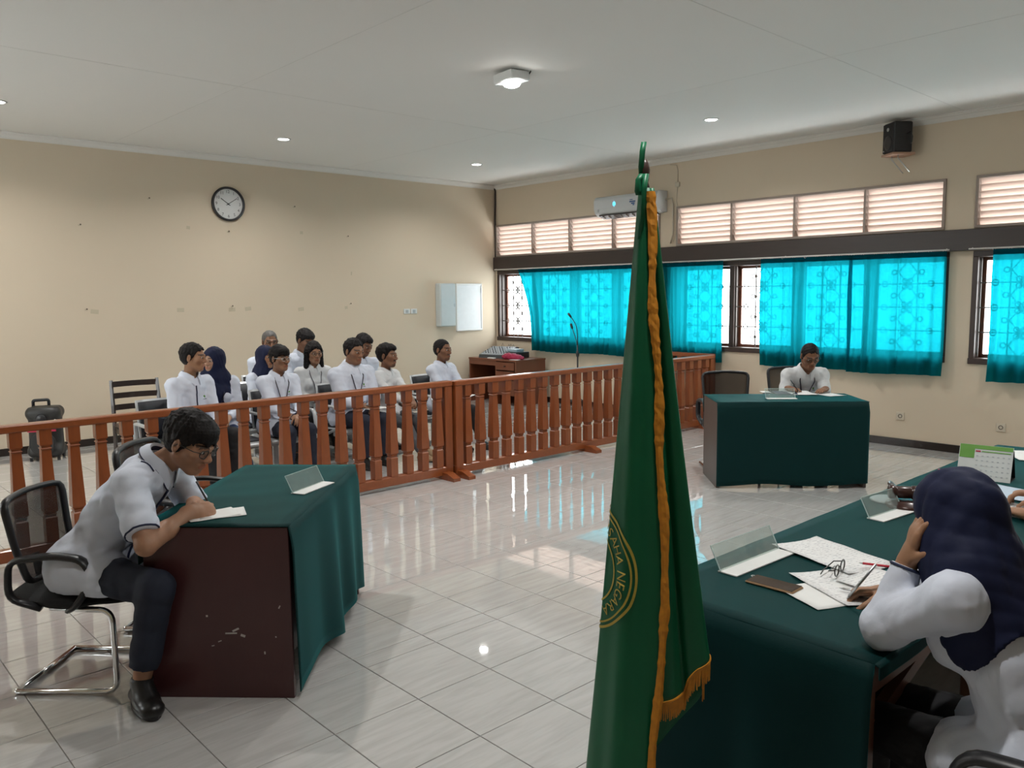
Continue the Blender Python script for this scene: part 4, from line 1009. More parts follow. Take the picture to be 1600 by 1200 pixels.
# ------------------------------------------------------------------ chairs
M_seatcl = mat('black_seat_cloth', (.010, .010, .011), .85, bump=.2, bscale=150)
M_meshcl = mat_clear('black_chair_mesh', (.55, .54, .53), .02, .4, .30, (.035, .033, .032))
def office_chair(label, loc, face, base=True, k=1.0):
    t = thing('office_chair', label, 'chair', (loc[0], loc[1], 0), face - math.pi / 2, 'black mesh office chairs'); t.scale = (k, k, k)
    Fs = Field((-.30, -.30, .36), (.30, .30, .54), .011)
    Fs.cap((-.15, 0, .440), (.15, 0, .440), .125, k=.05, xdir=(0, 1, 0), flat=.30); Fs.cap((0, -.16, .440), (0, .15, .437), .225, .22, k=.05, xdir=(1, 0, 0), flat=.16)
    Fs.build('seat', M_seatcl, t)
    # back: trapezoid frame, curved
    def bp(u, v):  # u -1..1, v 0..1 bottom to top
        return V3((u * (.185 + .04 * v), -.215 - .055 * v - .02 * math.sin(v * 2.2) + .035 * u * u, .50 + .40 * v))
    fr = [bp(-1, .06), bp(-1.02, .5), bp(-1, 1), bp(-.5, 1.02), bp(0, 1.03), bp(.5, 1.02), bp(1, 1), bp(1.02, .5), bp(1, .06), bp(.5, .0), bp(-.5, .0)]
    MB().tube(fillet(fr, .05, 3, True), .019, 8, closed=True, flat=.75).build('back_frame', M_black, t, True)
    G = [[bp(-.97 + 1.94 * i / 8, .03 + .96 * j / 8) for j in range(9)] for i in range(9)]; MB().sheet(G, .002).build('back_mesh', M_meshcl, t, True)
    MB().tube(fillet([(0, -.05, .41), (0, -.24, .41), (0, -.25, .50), (0, -.265, .60)], .06), .026, 8, flat=.5).build('back_spine', M_black, t, True)
    for sx in (-1, 1):
        loop = [(sx * .235, -.10, .415), (sx * .262, -.235, .47), (sx * .265, -.22, .645), (sx * .262, -.02, .672), (sx * .262, .13, .655), (sx * .262, .165, .56), (sx * .258, .08, .44), (sx * .235, .03, .408)]
        MB().tube(fillet(loop, .055, 4), .026, 8, flat=.55, up=None).build('armrest', M_black, t, True)
        if base:
            MB().tube(fillet([(sx * .20, -.08, .405), (sx * .215, .215, .400), (sx * .225, .225, .018), (sx * .235, -.245, .016)], .06, 6), .0135, 10).build('leg_tube', M_chrome, t, True)
    MB().tube([(-.235, -.245, .016), (.235, -.245, .016)], .0135, 10).build('rear_crossbar', M_chrome, t, True); MB().tube([(-.2, -.06, .404), (.2, -.06, .404)], .0135, 8).build('seat_crossbar', M_chrome, t, True)
    return t

M_dkwood = mat('dark_brown_chair_wood', (.030, .016, .011), .35, var=.25, scale=8, coat=.2)
def wood_chair(label, loc, face):
    t = thing('wooden_chair', label, 'chair', (loc[0], loc[1], 0), face - math.pi / 2)
    for sx in (-1, 1):
        MB().tube([(sx * .225, -.215, 0), (sx * .222, -.205, .42), (sx * .22, -.23, .62), (sx * .218, -.275, .87)], [.019, .021, .020, .017], 4).build('back_post', M_dkwood, t); MB().tube([(sx * .21, .205, 0), (sx * .215, .205, .40)], [.017, .021], 4).build('front_leg', M_dkwood, t)
        MB().bar((sx * .215, -.2, .2), (sx * .21, .2, .2), .018, .03).build('side_stretcher', M_dkwood, t); MB().bar((sx * .215, -.2, .38), (sx * .215, .2, .38), .022, .055).build('seat_rail', M_dkwood, t)
    for k, z in enumerate((.60, .715, .83)):
        y = -.225 - .055 * (z - .6) / .27; MB().sheet([[(-.21 + .42 * i / 10, y - .035 * (1 - ((i - 5) / 5) ** 2), z + dz) for dz in (-.028, .0, .028)] for i in range(11)], .016).build('back_slat', M_dkwood, t)
    MB().bar((-.215, -.205, .38), (.215, -.205, .38), .022, .055).build('back_rail', M_dkwood, t); MB().bar((-.215, .205, .38), (.215, .205, .38), .022, .055).build('front_rail', M_dkwood, t); MB().bar((-.21, .2, .17), (.21, .2, .17), .018, .03).build('front_stretcher', M_dkwood, t)
    MB().box((0, .005, .425), (.46, .45, .045), bev=.018).build('seat_pad', mat('brown_vinyl_pad', (.055, .035, .026), .4), t)

M_pale = mat('pale_grey_bench_metal', (.50, .52, .53), .35, .3, var=.04); M_pad = mat('dark_navy_seat_pad', (.008, .010, .016), .55, var=.15)
def bench(label, x, ys, group='tandem waiting benches'):
    yc = (ys[0] + ys[-1]) / 2; t = thing('waiting_bench', label, 'bench', (x, yc, 0), -math.pi / 2, group)   # faces +x
    w = abs(ys[-1] - ys[0]) / 2 + .26
    MB().box((0, -.02, .30), (2 * w - .2, .07, .045), bev=.006).build('beam', M_pale, t)
    for sx in (-1, 1):
        X = sx * (w - .35); MB().tube(fillet([(X, .20, .018), (X, -.02, .06), (X, -.24, .018)], .05), .02, 8).build('leg', M_pale, t, True); MB().bar((X, -.02, .04), (X, -.02, .29), .05, .03, up=(0, 1, 0)).build('leg_post', M_pale, t)
    for y in ys:
        X = -(y - yc)   # local +x is the sitter's right (world -y)
        prof = [(.235, .343), (.20, .372), (.10, .376), (-.08, .366), (-.185, .362), (-.20, .380)]
        MB().sheet([[(X + dx, p, q) for p, q in prof] for dx in np.linspace(-.235, .235, 6)], .012).build('seat', M_pale, t, True)
        bprof = [(-.20, .43), (-.235, .60), (-.275, .80)]
        bo = MB().sheet([[(X + dx, p - .02 + .04 * (dx / .23) ** 2, q) for p, q in bprof] for dx in np.linspace(-.225, .225, 7)], .014).build('backrest', M_pale, t, True)
        MB().sheet([[(X + dx, p + .004 + .035 * (dx / .23) ** 2, q) for p, q in [(-.205, .45), (-.235, .60), (-.270, .785)]] for dx in np.linspace(-.205, .205, 7)], .022).build('back_pad', M_pad, bo, True)
        MB().box((X, .015, .388), (.40, .37, .022), bev=.009).build('seat_pad', M_pad, t)
    for k in range(len(ys) + 1):
        X = -w + .02 + k * (2 * w - .04) / len(ys)
        MB().tube(fillet([(X, -.24, .36), (X, -.25, .60), (X, .16, .60), (X, .20, .40), (X, -.02, .32)], .05), .014, 8, flat=1.6).build('armrest', M_pale, t, True)
bench('tandem bench under the couple and the man in thin glasses', 2.97, [-6.44, -5.92, -5.40])
bench('two seat tandem bench under the broad man and the bearded man', 2.97, [-4.68, -4.16])
bench('single bench seat under the man nearest the corner desk', 2.97, [-3.50])
bench('tandem bench in the second row behind the man in thin glasses', 2.22, [-5.42, -4.80, -4.12])
bench('tandem bench in the last row below the clock', 1.50, [-5.4, -4.80, -4.32])
wood_chair('dark brown slat back wooden chair left of the audience', (1.72, -6.28), math.radians(-5))

# ------------------------------------------------------------------ desks with green cloths
M_ply = mat('dark_red_brown_desk_panel', (.060, .017, .018), .38, var=.35, scale=3.0, stretch=(1.5, 1.5, .35), coat=.15, bump=.02, bscale=40)
M_ply2 = mat('taupe_desk_panel', (.075, .055, .048), .4, var=.15, scale=4)
M_cloth = mat('dark_green_table_cloth', (.0025, .024, .024), .65, var=.08, scale=5, bump=.05, bscale=300, spec=.12, sheen=.45, stint=(.01, .33, .34))
M_scuff = mat('white_scuff', (.45, .40, .38), .7)
def skirt_grid(path, zt, zb, seed, amp=.03, wl=.16, n_per=.02, out=.012, nv=16, top_in=0.0):
    """cloth hanging from a rounded polyline path (list of xy), outward = right of travel"""
    P = [V3((*p, 0)) for p in path]; pts = []; 
    for i in range(len(P) - 1):
        L = np.linalg.norm(P[i + 1] - P[i]); n = max(2, int(L / n_per))
        for k in range(n): pts.append(P[i] + (P[i + 1] - P[i]) * k / n)
    pts.append(P[-1]); pts = np.array(pts); tg = np.gradient(pts, axis=0); tg /= np.linalg.norm(tg, axis=1)[:, None] + 1e-9
    out_v = np.stack([tg[:, 1], -tg[:, 0], 0 * tg[:, 0]], 1); s_ = np.concatenate([[0], np.cumsum(np.linalg.norm(np.diff(pts, axis=0), axis=1))])
    rr = random.Random(seed); kn = [0.0]
    while kn[-1] < s_[-1] + .5: kn.append(kn[-1] + wl * rr.uniform(.6, 1.5))
    av = [rr.uniform(.1, 1.0) if i % 2 else rr.uniform(-.25, .1) for i in range(len(kn))]
    G = []
    for i in range(len(pts)):
        q = np.interp(s_[i], kn, av); k = np.searchsorted(kn, s_[i], side='right') - 1; f = (s_[i] - kn[k]) / (kn[k + 1] - kn[k]); f = f * f * (3 - 2 * f); q = av[k] * (1 - f) + av[k + 1] * f
        row = []
        for j in range(nv):
            v = j / (nv - 1); zz = zt + ((zb(s_[i] / s_[-1]) if callable(zb) else zb) - zt) * v; o = out * min(1, v * 8) + amp * max(0, q + .25) * (v ** .75)
            row.append(pts[i] + out_v[i] * o + V3((0, 0, zz)))
        G.append(row)
    return G
def desk(label, loc, face, w, d, h, pmat, seed, cloth_label, ends=('right',), hem=.02, amp=.03):
    """local: sitter at -y side looking +y; front (cloth side) at +y; w along x"""
    t = thing('desk', label, 'desk', (loc[0], loc[1], 0), face - math.pi / 2)
    for sx in (-1, 1): MB().box((sx * (w / 2 - .012), 0, (h - .02) / 2), (.024, d, h - .02), bev=.002).build('side_panel', pmat, t)
    MB().box((0, 0, h - .012), (w, d, .024), bev=.002).build('desk_top', pmat, t); MB().box((0, d / 2 - .06, h * .55), (w - .05, .018, h * .75)).build('modesty_panel', pmat, t)
    c = thing('tablecloth', cloth_label, 'tablecloth', (loc[0], loc[1], 0), face - math.pi / 2)
    hw, hd = w / 2 + .004, d / 2 + .004
    top = [[(-hw + 2 * hw * i / 24, -hd + 2 * hd * j / 10, h + .0035 + .0012 * math.sin(i * 1.3 + j * .9 + seed)) for j in range(11)] for i in range(25)]
    MB().sheet(top, .004).build('top_cloth', M_cloth, c, True)
    r = .025; path = []
    if 'left' in ends: path += [(-hw, -hd + .02), (-hw, hd - r)] + [(-hw + r - r * math.cos(a), hd - r + r * math.sin(a)) for a in np.linspace(.2, 1.57, 5)]
    else: path += [(-hw, hd)]
    if 'right' in ends: path += [(hw - r + r * math.sin(a), hd - r + r * math.cos(a)) for a in np.linspace(0, 1.4, 5)] + [(hw, hd - r - .01), (hw, -hd + .02)]
    else: path += [(hw, hd)]
    # travelling +x along the front, outward must be +y = left of travel: flip
    G = skirt_grid(path[::-1], h + .004, hem, seed, amp); MB().sheet(G, .004).build('front_drop', M_cloth, c, True)
    G = skirt_grid([(-hw, -hd), (hw, -hd)], h + .004, h - .16, seed + 5, .006); MB().sheet(G, .004).build('back_overhang', M_cloth, c, True)
    return t, c
D1 = (6.445, -7.285); D1F = math.pi / 4
d1, c1 = desk('dark red brown desk where the man in short sleeves writes', D1, D1F, 1.22, .617, .742, M_ply, 11, 'green cloth over the red brown desk at left', ends=('left',), hem=lambda q: .03 + .05 * abs(math.sin(q * 9)), amp=.05)
for x, y, z, w_, h_ in ((0, .07, .30, .03, .008), (0, .05, .285, .05, .006), (0, .10, .275, .02, .010), (0, -.05, .36, .008, .008), (0, .26, .40, .005, .014), (0, .19, .20, .006, .012), (0, .24, .27, .005, .006), (0, .0, .25, .015, .004), (0, -.03, .23, .012, .004)):
    MB().box((.6105, y, z), (.001, w_, h_), rotx(rnd.uniform(-.5, .5))).build('scuff_mark', M_scuff, d1)
D2 = (6.50, -2.39); D2F = -math.pi / 4
d2, c2 = desk('taupe sided desk near the window wall', D2, D2F, 1.28, .58, .742, M_ply2, 12, 'green cloth over the desk near the window wall', ends=('left',), hem=lambda q: .02 + .02 * math.sin(q * 7) ** 2, amp=.018)

# judges' table
JX0, JX1, JY0, JY1, JH = 8.56, 9.31, -7.035, -3.56, .745
t = thing('judges_table', 'long table with open wooden underside in the right foreground', 'table', ((JX0 + JX1) / 2, (JY0 + JY1) / 2, 0)); hx, hy = (JX1 - JX0) / 2, (JY1 - JY0) / 2
M_jw = mat('brown_table_wood', (.12, .045, .022), .4, var=.2, scale=6)
MB().box((0, 0, JH - .014), (2 * hx - .01, 2 * hy - .01, .026)).build('table_top', M_jw, t)
for yy in np.linspace(-hy + .05, hy - .05, 5):
    for xx in (-hx + .05, hx - .05): MB().box((xx, yy, (JH - .03) / 2), (.05, .05, JH - .03), bev=.004).build('leg', M_jw, t)
    MB().box((0, yy, JH - .075), (2 * hx - .15, .025, .09)).build('apron', M_jw, t)
MB().box((hx - .05, 0, JH - .075), (.025, 2 * hy - .15, .09)).build('apron', M_jw, t); MB().box((-hx + .05, 0, JH - .075), (.025, 2 * hy - .15, .09)).build('apron', M_jw, t)
MB().bar((hx - .06, -hy + .07, .50), (hx - .06, -hy + .75, .70), .03, .04).build('brace', M_jw, t)
c = thing('tablecloth', 'long green cloth over the judges table in the right foreground', 'tablecloth', ((JX0 + JX1) / 2, (JY0 + JY1) / 2, 0))
top = [[(-hx + 2 * hx * i / 14, -hy + 2 * hy * j / 60, JH + .0035 + .0013 * math.sin(i * 1.1 + j * .7)) for j in range(61)] for i in range(15)]
MB().sheet(top, .004).build('top_cloth', M_cloth, c, True); r = .02
path = [(hx, -hy)] + [(-hx + r - r * math.sin(a), -hy + r - r * math.cos(a)) for a in np.linspace(0, 1.57, 5)] + [(-hx, hy - r)] + [(-hx + r - r * math.cos(a), hy - r + r * math.sin(a)) for a in np.linspace(0, 1.57, 5)] + [(hx, hy)]
MB().sheet(skirt_grid(path[::-1], JH + .004, .03, 21, .04, .2), .004).build('side_drop', M_cloth, c, True)
MB().sheet(skirt_grid([(hx, -hy), (hx, hy)], JH + .004, JH - .035, 22, .004, n_per=.06), .004).build('back_overhang', M_cloth, c, True)

# corner desk with mixer
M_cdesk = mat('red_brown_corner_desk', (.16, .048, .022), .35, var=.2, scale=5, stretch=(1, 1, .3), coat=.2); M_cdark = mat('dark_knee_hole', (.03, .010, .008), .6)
t = thing('corner_desk', 'red brown desk with drawers in the room corner', 'desk', (.70, -.42, 0)); CH = .70
MB().box((0, 0, CH - .013), (1.10, .64, .026), bev=.003).build('desk_top', M_cdesk, t)
for x in (-.535, .09, .535): MB().box((x, 0, (CH - .026) / 2), (.024, .62, CH - .026)).build('side_panel', M_cdesk, t)
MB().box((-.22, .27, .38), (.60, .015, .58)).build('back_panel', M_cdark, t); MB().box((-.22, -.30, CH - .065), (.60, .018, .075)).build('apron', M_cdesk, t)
for k, (z, hh) in enumerate(((.60, .13), (.46, .13), (.27, .24))):
    dr = MB().box((.312, -.312, z), (.40, .018, hh - .01), bev=.002).build('drawer', M_cdesk, t); MB().lathe([(.012, 0), (.006, .008), (.014, .022), (.004, .026)], 10, c=(.312, -.32, z), R=rotx(math.pi / 2)).build('knob', M_dkwood, dr, True)
t = thing('audio_mixer', 'grey audio mixing console on the corner desk', 'mixer', (.55, -.45, CH), math.radians(12))
prof = [(-.21, 0), (.20, 0), (.22, .15), (.16, .16), (-.20, .05)]
MB().prism(prof, -.24, .24, axis=0).build('body', mat('dark_grey_console', (.045, .05, .055), .45), t); Rp = rotx(math.atan2(.11, .36))
pl = MB().box((0, -.02, .107), (.45, .36, .006), Rp).build('control_panel', mat('grey_console_panel', (.22, .24, .26), .4), t)
for i in range(9):
    for j in range(5): MB().lathe([(.008, 0), (.007, .014), (.003, .016)], 6, c=V3((-.2 + i * .05, -.02, .107)) + Rp @ V3((0, -.12 + j * .06, .003)), R=Rp).build('knob', M_black if (i + j) % 3 else M_steel, pl)
for k, (dx, hh) in enumerate(((-.1, .07), (.02, .05), (.06, .06), (.11, .05))): MB().tube([(dx, .21, .14), (dx + .01, .235, .14 + hh), (dx + .03, .25, .12 + hh * .4), (dx + .03, .26, .0)], .005, 5).build('plug_lead', M_black, t, True)
t = thing('red_cloth_bag', 'crumpled red cloth bag on the corner desk', 'bag', (1.02, -.60, CH))
Fb = Field((-.24, -.16, -.01), (.24, .18, .16), .01); Fb.ell((-.05, 0, .035), (.15, .09, .055), None, .03); Fb.ell((.08, .02, .03), (.09, .08, .045), None, .04); Fb.ell((.15, .03, .015), (.06, .05, .02), None, .03); Fb.wrinkle(.006, 3, (.05, .12)); Fb.keep(lambda X, Y, Z: .001 - Z + 0 * X + 0 * Y)
Fb.build('cloth', mat('crimson_cloth', (.30, .012, .05), .75, var=.2), t)
t = thing('amplifier', 'black amplifier box between mixer and red bag', 'amplifier', (.86, -.36, CH)); MB().box((0, 0, .05), (.30, .28, .09), bev=.006).build('case', M_black, t); MB().box((0, -.142, .05), (.27, .004, .07)).build('front_plate', mat('dark_front_plate', (.03, .03, .035), .3), t)
for k in range(4): MB().lathe([(.012, 0), (.011, .014)], 10, c=(-.1 + k * .065, -.145, .05), R=rotx(math.pi / 2)).build('dial', M_steel, t, True)
t = thing('clear_box', 'small pale plastic box on the black amplifier', 'box', (.84, -.36, CH + .095)); MB().box((0, 0, .02), (.22, .16, .035), bev=.004).build('tray', mat('pale_blue_plastic', (.35, .48, .55), .3), t); MB().box((0, 0, .041), (.225, .165, .006), bev=.002).build('lid', mat('pale_lid', (.5, .6, .65), .25), t)
props(MB().box((1.15, -.66, CH + .003), (.16, .07, .006), rotz(.2)).build('white_paper_slip', mat('plain_paper', (.75, .75, .73), .7)), 'white paper slip beside the red bag', 'paper')
props(MB().box((.66, -.70, CH + .008), (.14, .05, .016), rotz(.1), .003).build('white_remote', M_white), 'white remote lying in front of the mixer', 'remote')

# microphone stand
t = thing('microphone_stand', 'black stand with two gooseneck microphones by the teal curtain', 'microphone stand', (2.13, -.33, 0))
for k in range(3):
    a = math.radians(80 + 120 * k); MB().tube([(.30 * math.cos(a), .30 * math.sin(a), .012), (.02 * math.cos(a), .02 * math.sin(a), .17)], .009, 6).build('leg', M_black, t, True)
MB().tube([(0, 0, .12), (0, 0, .95)], .012, 8).build('pole', M_black, t, True); MB().lathe([(.02, .78), (.024, .82), (.02, .86)], 10).build('clutch', M_black, t, True)
for nm, pts in (('gooseneck', [(0, 0, .93), (.0, 0, 1.12), (-.03, .0, 1.25), (-.12, -.02, 1.36)]), ('gooseneck', [(0, 0, .93), (-.03, .0, 1.03), (-.09, -.02, 1.20)])):
    gn = MB().tube(fillet(pts, .08, 4), .006, 6).build(nm, M_black, t, True); e = V3(pts[-1]); d_ = nrm(e - V3(pts[-2])); MB().tube([e - d_ * .02, e + d_ * .01, e + d_ * .055, e + d_ * .062], [.010, .017, .017, .008], 8).build('microphone', M_black, gn, True)

# portable speaker on wheels
t = thing('trolley_speaker', 'black portable loudspeaker on wheels by the skirting at far left', 'loudspeaker', (.52, -6.88, 0), math.radians(-90 + 62) + math.pi / 2)
Fp = Field((-.23, -.22, .0), (.23, .22, .70), .011); Fp.cap((0, .01, .16), (0, .01, .47), .165, .16, k=.03, xdir=(1, 0, 0), flat=.8); Fp.cap((-.10, -.06, .10), (.10, -.06, .10), .07, k=.04); Fp.cap((-.10, -.05, .50), (.10, -.05, .50), .07, k=.04); Fp.cap((-.1, .08, .1), (.1, .08, .1), .07, k=.03); Fp.cap((-.1, .08, .5), (.1, .08, .5), .07, k=.03)
Fp.keep(lambda X, Y, Z: np.maximum(np.maximum(np.abs(X) - .168, np.abs(Y) - .14), np.maximum(.035 - Z, Z - .565)))
Fp.build('cabinet', mat('black_speaker_plastic', (.020, .020, .019), .45, var=.1), t)
g1 = MB().lathe([(.125, 0), (.125, .008), (.11, .012)], 28, c=(0, -.139, .19), R=rotx(math.pi / 2)).build('woofer_grille', mat('black_metal_mesh', (.018, .018, .018), .5, bump=.4, bscale=500), t, True)
MB().lathe([(.05, 0), (.045, .008)], 20, c=(0, -.139, .45), R=rotx(math.pi / 2)).build('tweeter_horn', M_black, t, True)
MB().box((.0, -.143, .325), (.27, .008, .020), bev=.002).build('red_stripe', mat('red_print', (.45, .01, .05), .4), t); MB().box((.02, -.153, .10), (.06, .006, .07), bev=.01).build('red_badge', MATS['red_print'], t)
MB().tube(fillet([(-.13, .10, .55), (-.13, .10, .62), (.02, .10, .625), (.02, .10, .55)], .02), .016, 8).build('handle', M_black, t, True)
for sx in (-1, 1): MB().lathe([(.035, -.012), (.04, -.008), (.04, .008), (.035, .012)], 16, c=(sx * .13, .11, .04), R=roty(math.pi / 2)).build('wheel', M_black, t, True); MB().lathe([(.016, 0), (.016, .036)], 10, c=(sx * .13, -.09, 0)).build('foot', M_black, t)
tg = MB().box((.14, -.15, .40), (.05, .003, .08), roty(.3)).build('paper_tag', mat('paper_tag_white', (.7, .72, .7), .6), t); MB().box((.14, -.152, .40), (.025, .002, .03), roty(.3)).build('tag_print', M_ink, tg)
# ------------------------------------------------------------------ flag on its pole
M_flag = mat('green_satin_flag', (.002, .115, .045), .45, var=.10, scale=7, bump=.03, bscale=200, spec=.35)
M_gfr = mat('orange_gold_fringe', (.62, .24, .012), .6, var=.25, scale=60); M_gold2 = mat('gold_embroidery', (.48, .36, .05), .45, var=.15, scale=120)
FP = V3((8.764, -7.283, 0)); FA = V3((.68, .733, 0)); FC = nrm(V3((.735, -.678, 0)))
flag = thing('flag', 'green court flag with gold fringe hanging furled on a pole in the foreground', 'flag', tuple(FP))
MB().tube([(0, 0, .03), (0, 0, 1.965)], .0125, 10).build('pole', M_dkwood, flag, True)
MB().lathe([(.011, 1.955), (.014, 1.965), (.009, 1.98), (.012, 1.995), (.0135, 2.012), (.010, 2.03), (.004, 2.04)], 14).build('finial', mat('dark_turned_finial', (.05, .025, .02), .4), flag, True)
MB().lathe([(.17, 0), (.17, .02), (.12, .035), (.03, .05), (.02, .10)], 24).build('stand_base', M_dkwood, flag, True)
_ctl = np.array([(.034, .086), (.012, .090), (-.020, .094), (-.060, .088), (-.095, .055), (-.113, .005), (-.10, -.05), (-.05, -.085), (.02, -.092), (.09, -.075), (.15, -.03), (.174, .015), (.158, .05), (.125, .052), (.095, .030), (.060, .046), (.02, .042), (-.03, .045)])
def _spline(P, n):
    out = []; m = len(P)
    for i in range(m - 1):
        p0, p1, p2, p3 = P[max(i - 1, 0)], P[i], P[i + 1], P[min(i + 2, m - 1)]
        for k in range(n):
            t = k / n; out.append(.5 * ((2 * p1) + (-p0 + p2) * t + (2 * p0 - 5 * p1 + 4 * p2 - p3) * t * t + (-p0 + 3 * p1 - 3 * p2 + p3) * t ** 3))
    out.append(P[-1]); return np.array(out)
_sec = _spline(_ctl, 7); _su = np.linspace(0, 1, len(_sec))
def flag_xy(u, z):
    w = float(np.clip((1.985 - z) / (1.985 - .74), 0, 1.35)); sc = .12 + .88 * w if w < 1 else w
    p = np.array([np.interp(u, _su, _sec[:, 0]), np.interp(u, _su, _sec[:, 1])]) * sc
    # gentle pleats that grow downwards; the free edge drifts to the right, then back to the left
    rip = (.003 + .008 * min(1, max(0, (u - .42) / .1))) * w * math.sin(u * 46 + .6 * math.sin(z * 3)) + .003 * w * math.sin(u * 63 + 2); r = np.linalg.norm(p) + 1e-6; p = p * (1 + rip / max(r, .03) * .8)
    edge = math.exp(-u / .05); dr = np.interp(z, [.3, .45, .65, .85, 1.1, 1.4, 1.7, 1.95], [-.045, -.03, -.008, .018, .016, .013, .006, .006]); p[0] += edge * dr
    return p
def flag_pt(u, z): p = flag_xy(u, z); return FA * p[0] + FC * p[1] + V3((0, 0, z))
ZB = lambda u: float(np.interp(u, [0, .2, .4, .5, .56, .62, .68, .74, .82, .9, 1], [.34, .30, .30, .34, .48, .61, .685, .65, .575, .55, .54]))
NU, NV = 150, 70
Gf = [[flag_pt(i / (NU - 1), 1.965 + (ZB(i / (NU - 1)) - 1.965) * j / (NV - 1)) for j in range(NV)] for i in range(NU)]
MB().sheet(Gf, .0022).build('flag_cloth', M_flag, flag, True)
# fringe down the free edge and along the lower hem
fr = MB(); e_pts = [flag_pt(.0, 1.955 + (.345 - 1.955) * k / 110) + FC * .006 for k in range(111)]
rr = random.Random(5)
G = []
for k, p in enumerate(e_pts):
    w = .0095 + .0035 * rr.random() + .002 * math.sin(k * .35); sw = .003 * math.sin(k * .23)
    G.append([p - FA * (w * .9) + FA * sw + FC * .001, p - FA * w * .3 + FA * sw + FC * (.004 + .002 * rr.random()), p + FA * w * .4 + FA * sw + FC * (.004 + .002 * rr.random()), p + FA * w * 1.05 + FA * sw])
fr.sheet(G, .003); fr.build('edge_fringe', M_gfr, flag)
hf_ = MB()
us = np.linspace(.60, .985, 120)
for u in us:
    p = flag_pt(u, ZB(u) + .006); q = p + V3((0, 0, -.048 - .01 * rr.random())) + FA * rr.uniform(-.003, .003); hf_.tube([p, (p + q) / 2 + FC * rr.uniform(-.002, .002), q], [.0024, .0026, .0016], 4)
hf_.tube([flag_pt(u, ZB(u) + .006) for u in us], .004, 5)
props(hf_.build('hem_fringe', M_gfr, flag), kind='stuff')
# tied ribbon at the top
def ribbon(pts, w, name='ribbon'):
    MB().sheet([[V3(p) - FA * w / 2, V3(p) + FC * .003, V3(p) + FA * w / 2] for p in pts], .002).build(name, M_flag, flag, True)
ribbon([FA * -.008 + V3((0, 0, 1.98)), FA * -.012 + FC * .01 + V3((0, 0, 2.02)), FA * -.008 + FC * .006 + V3((0, 0, 2.06)), FA * -.003 + V3((0, 0, 2.085))], .014)
ribbon([FA * -.010 + FC * .018 + V3((0, 0, 2.0)), FA * -.02 + FC * .024 + V3((0, 0, 1.985)), FA * -.022 + FC * .022 + V3((0, 0, 1.955)), FA * -.018 + FC * .02 + V3((0, 0, 1.945))], .017)
ribbon([FA * .0 + FC * .02 + V3((0, 0, 2.0)), FA * -.006 + FC * .026 + V3((0, 0, 1.96)), FA * -.01 + FC * .024 + V3((0, 0, 1.90)), FA * -.014 + FC * .016 + V3((0, 0, 1.83))], .014)
# embroidered seal, laid on the cloth by distance along it
_tab = {}
def flag_len(z):
    k = round(z / .0005)
    if k not in _tab:
        uu = np.linspace(0, .75, 160); P = np.array([flag_xy(u, k * .0005) for u in uu]); L = np.concatenate([[0], np.cumsum(np.linalg.norm(np.diff(P, axis=0), axis=1))]); _tab[k] = (uu, L)
    return _tab[k]
EZ, ER = .935, .185; EL = .0
uu0, L0 = flag_len(EZ); 
EL = float(np.interp(.135, uu0, L0)) + ER
def on_flag(dx, dz, off=.0035):
    z = EZ + dz; uu, L = flag_len(z); u = float(np.interp(EL - dx, L, uu)); p = flag_pt(u, z); e = .002
    du = flag_pt(u + e, z) - flag_pt(u - e, z); nn = nrm(np.cross(du, (0, 0, 1))); 
    c = flag_pt(.25, z) * 0 + V3((0, 0, z))
    if np.dot(nn, p - c) < 0: nn = -nn
    return p + nn * off
seal = thing_part('seal', flag)
def ring(r0, r1, name):
    n = 120; m = MB(); vs = []
    for k in range(n):
        a = 2 * math.pi * k / n
        for r_ in (r0, r1): vs.append(on_flag(r_ * math.cos(a), r_ * math.sin(a)))
    m.add(vs, [(2 * k, 2 * k + 1, (2 * k + 3) % (2 * n), (2 * k + 2) % (2 * n)) for k in range(n)]); m.build(name, M_gold2, seal, True)
ring(ER - .007, ER, 'outer_ring'); ring(ER - .020, ER - .015, 'second_ring'); ring(ER - .078, ER - .073, 'inner_ring')
def arc_text(txt, a0, a1, r, size):
    n = len(txt)
    wd = {'I': .5, ' ': .6, 'N': 1.05, 'G': 1.08, 'A': 1.0, 'E': .88, 'S': .9}
    ws = [wd.get(c, 1.0) for c in txt]; tot = sum(ws); acc = 0
    for c, w_ in zip(txt, ws):
        a = math.radians(a0 + (a1 - a0) * (acc + w_ / 2) / tot); acc += w_
        if c == ' ': continue
        v, f = text_mesh(c, size)
        up = V3((math.cos(a), math.sin(a))); rt = V3((math.sin(a), -math.cos(a)))
        P = [on_flag(*(up * (r + y) + rt * x * .92), off=.004) for x, y, _ in v]
        MB().add(P, f).build('letter', M_gold2, seal)
arc_text('USAHA NEGARA', 62, -62, ER - .047, .041)
arc_text('PENGADILAN TATA', 232, 84, ER - .047, .042)
# ------------------------------------------------------------------ chairs at the desks
rad = math.radians; DEBUG = False
office_chair('black mesh chair under the man writing at the left desk', (6.24, -8.03), rad(45), k=.93)
office_chair('empty black mesh chair behind the shoulder of the man at the left desk', (5.87, -7.44), rad(45), k=1.02)
office_chair('black mesh chair under the man writing by the window wall', (6.13, -1.45), rad(-45))
office_chair('empty black mesh chair at the desk near the window wall', (5.92, -2.31), rad(-45))
office_chair('black chair under the woman at the judges table, only its armrest in view', (9.66, -6.82), rad(180), k=.95)
office_chair('black chair at the judges table beyond the right edge', (9.86, -5.12), rad(180))

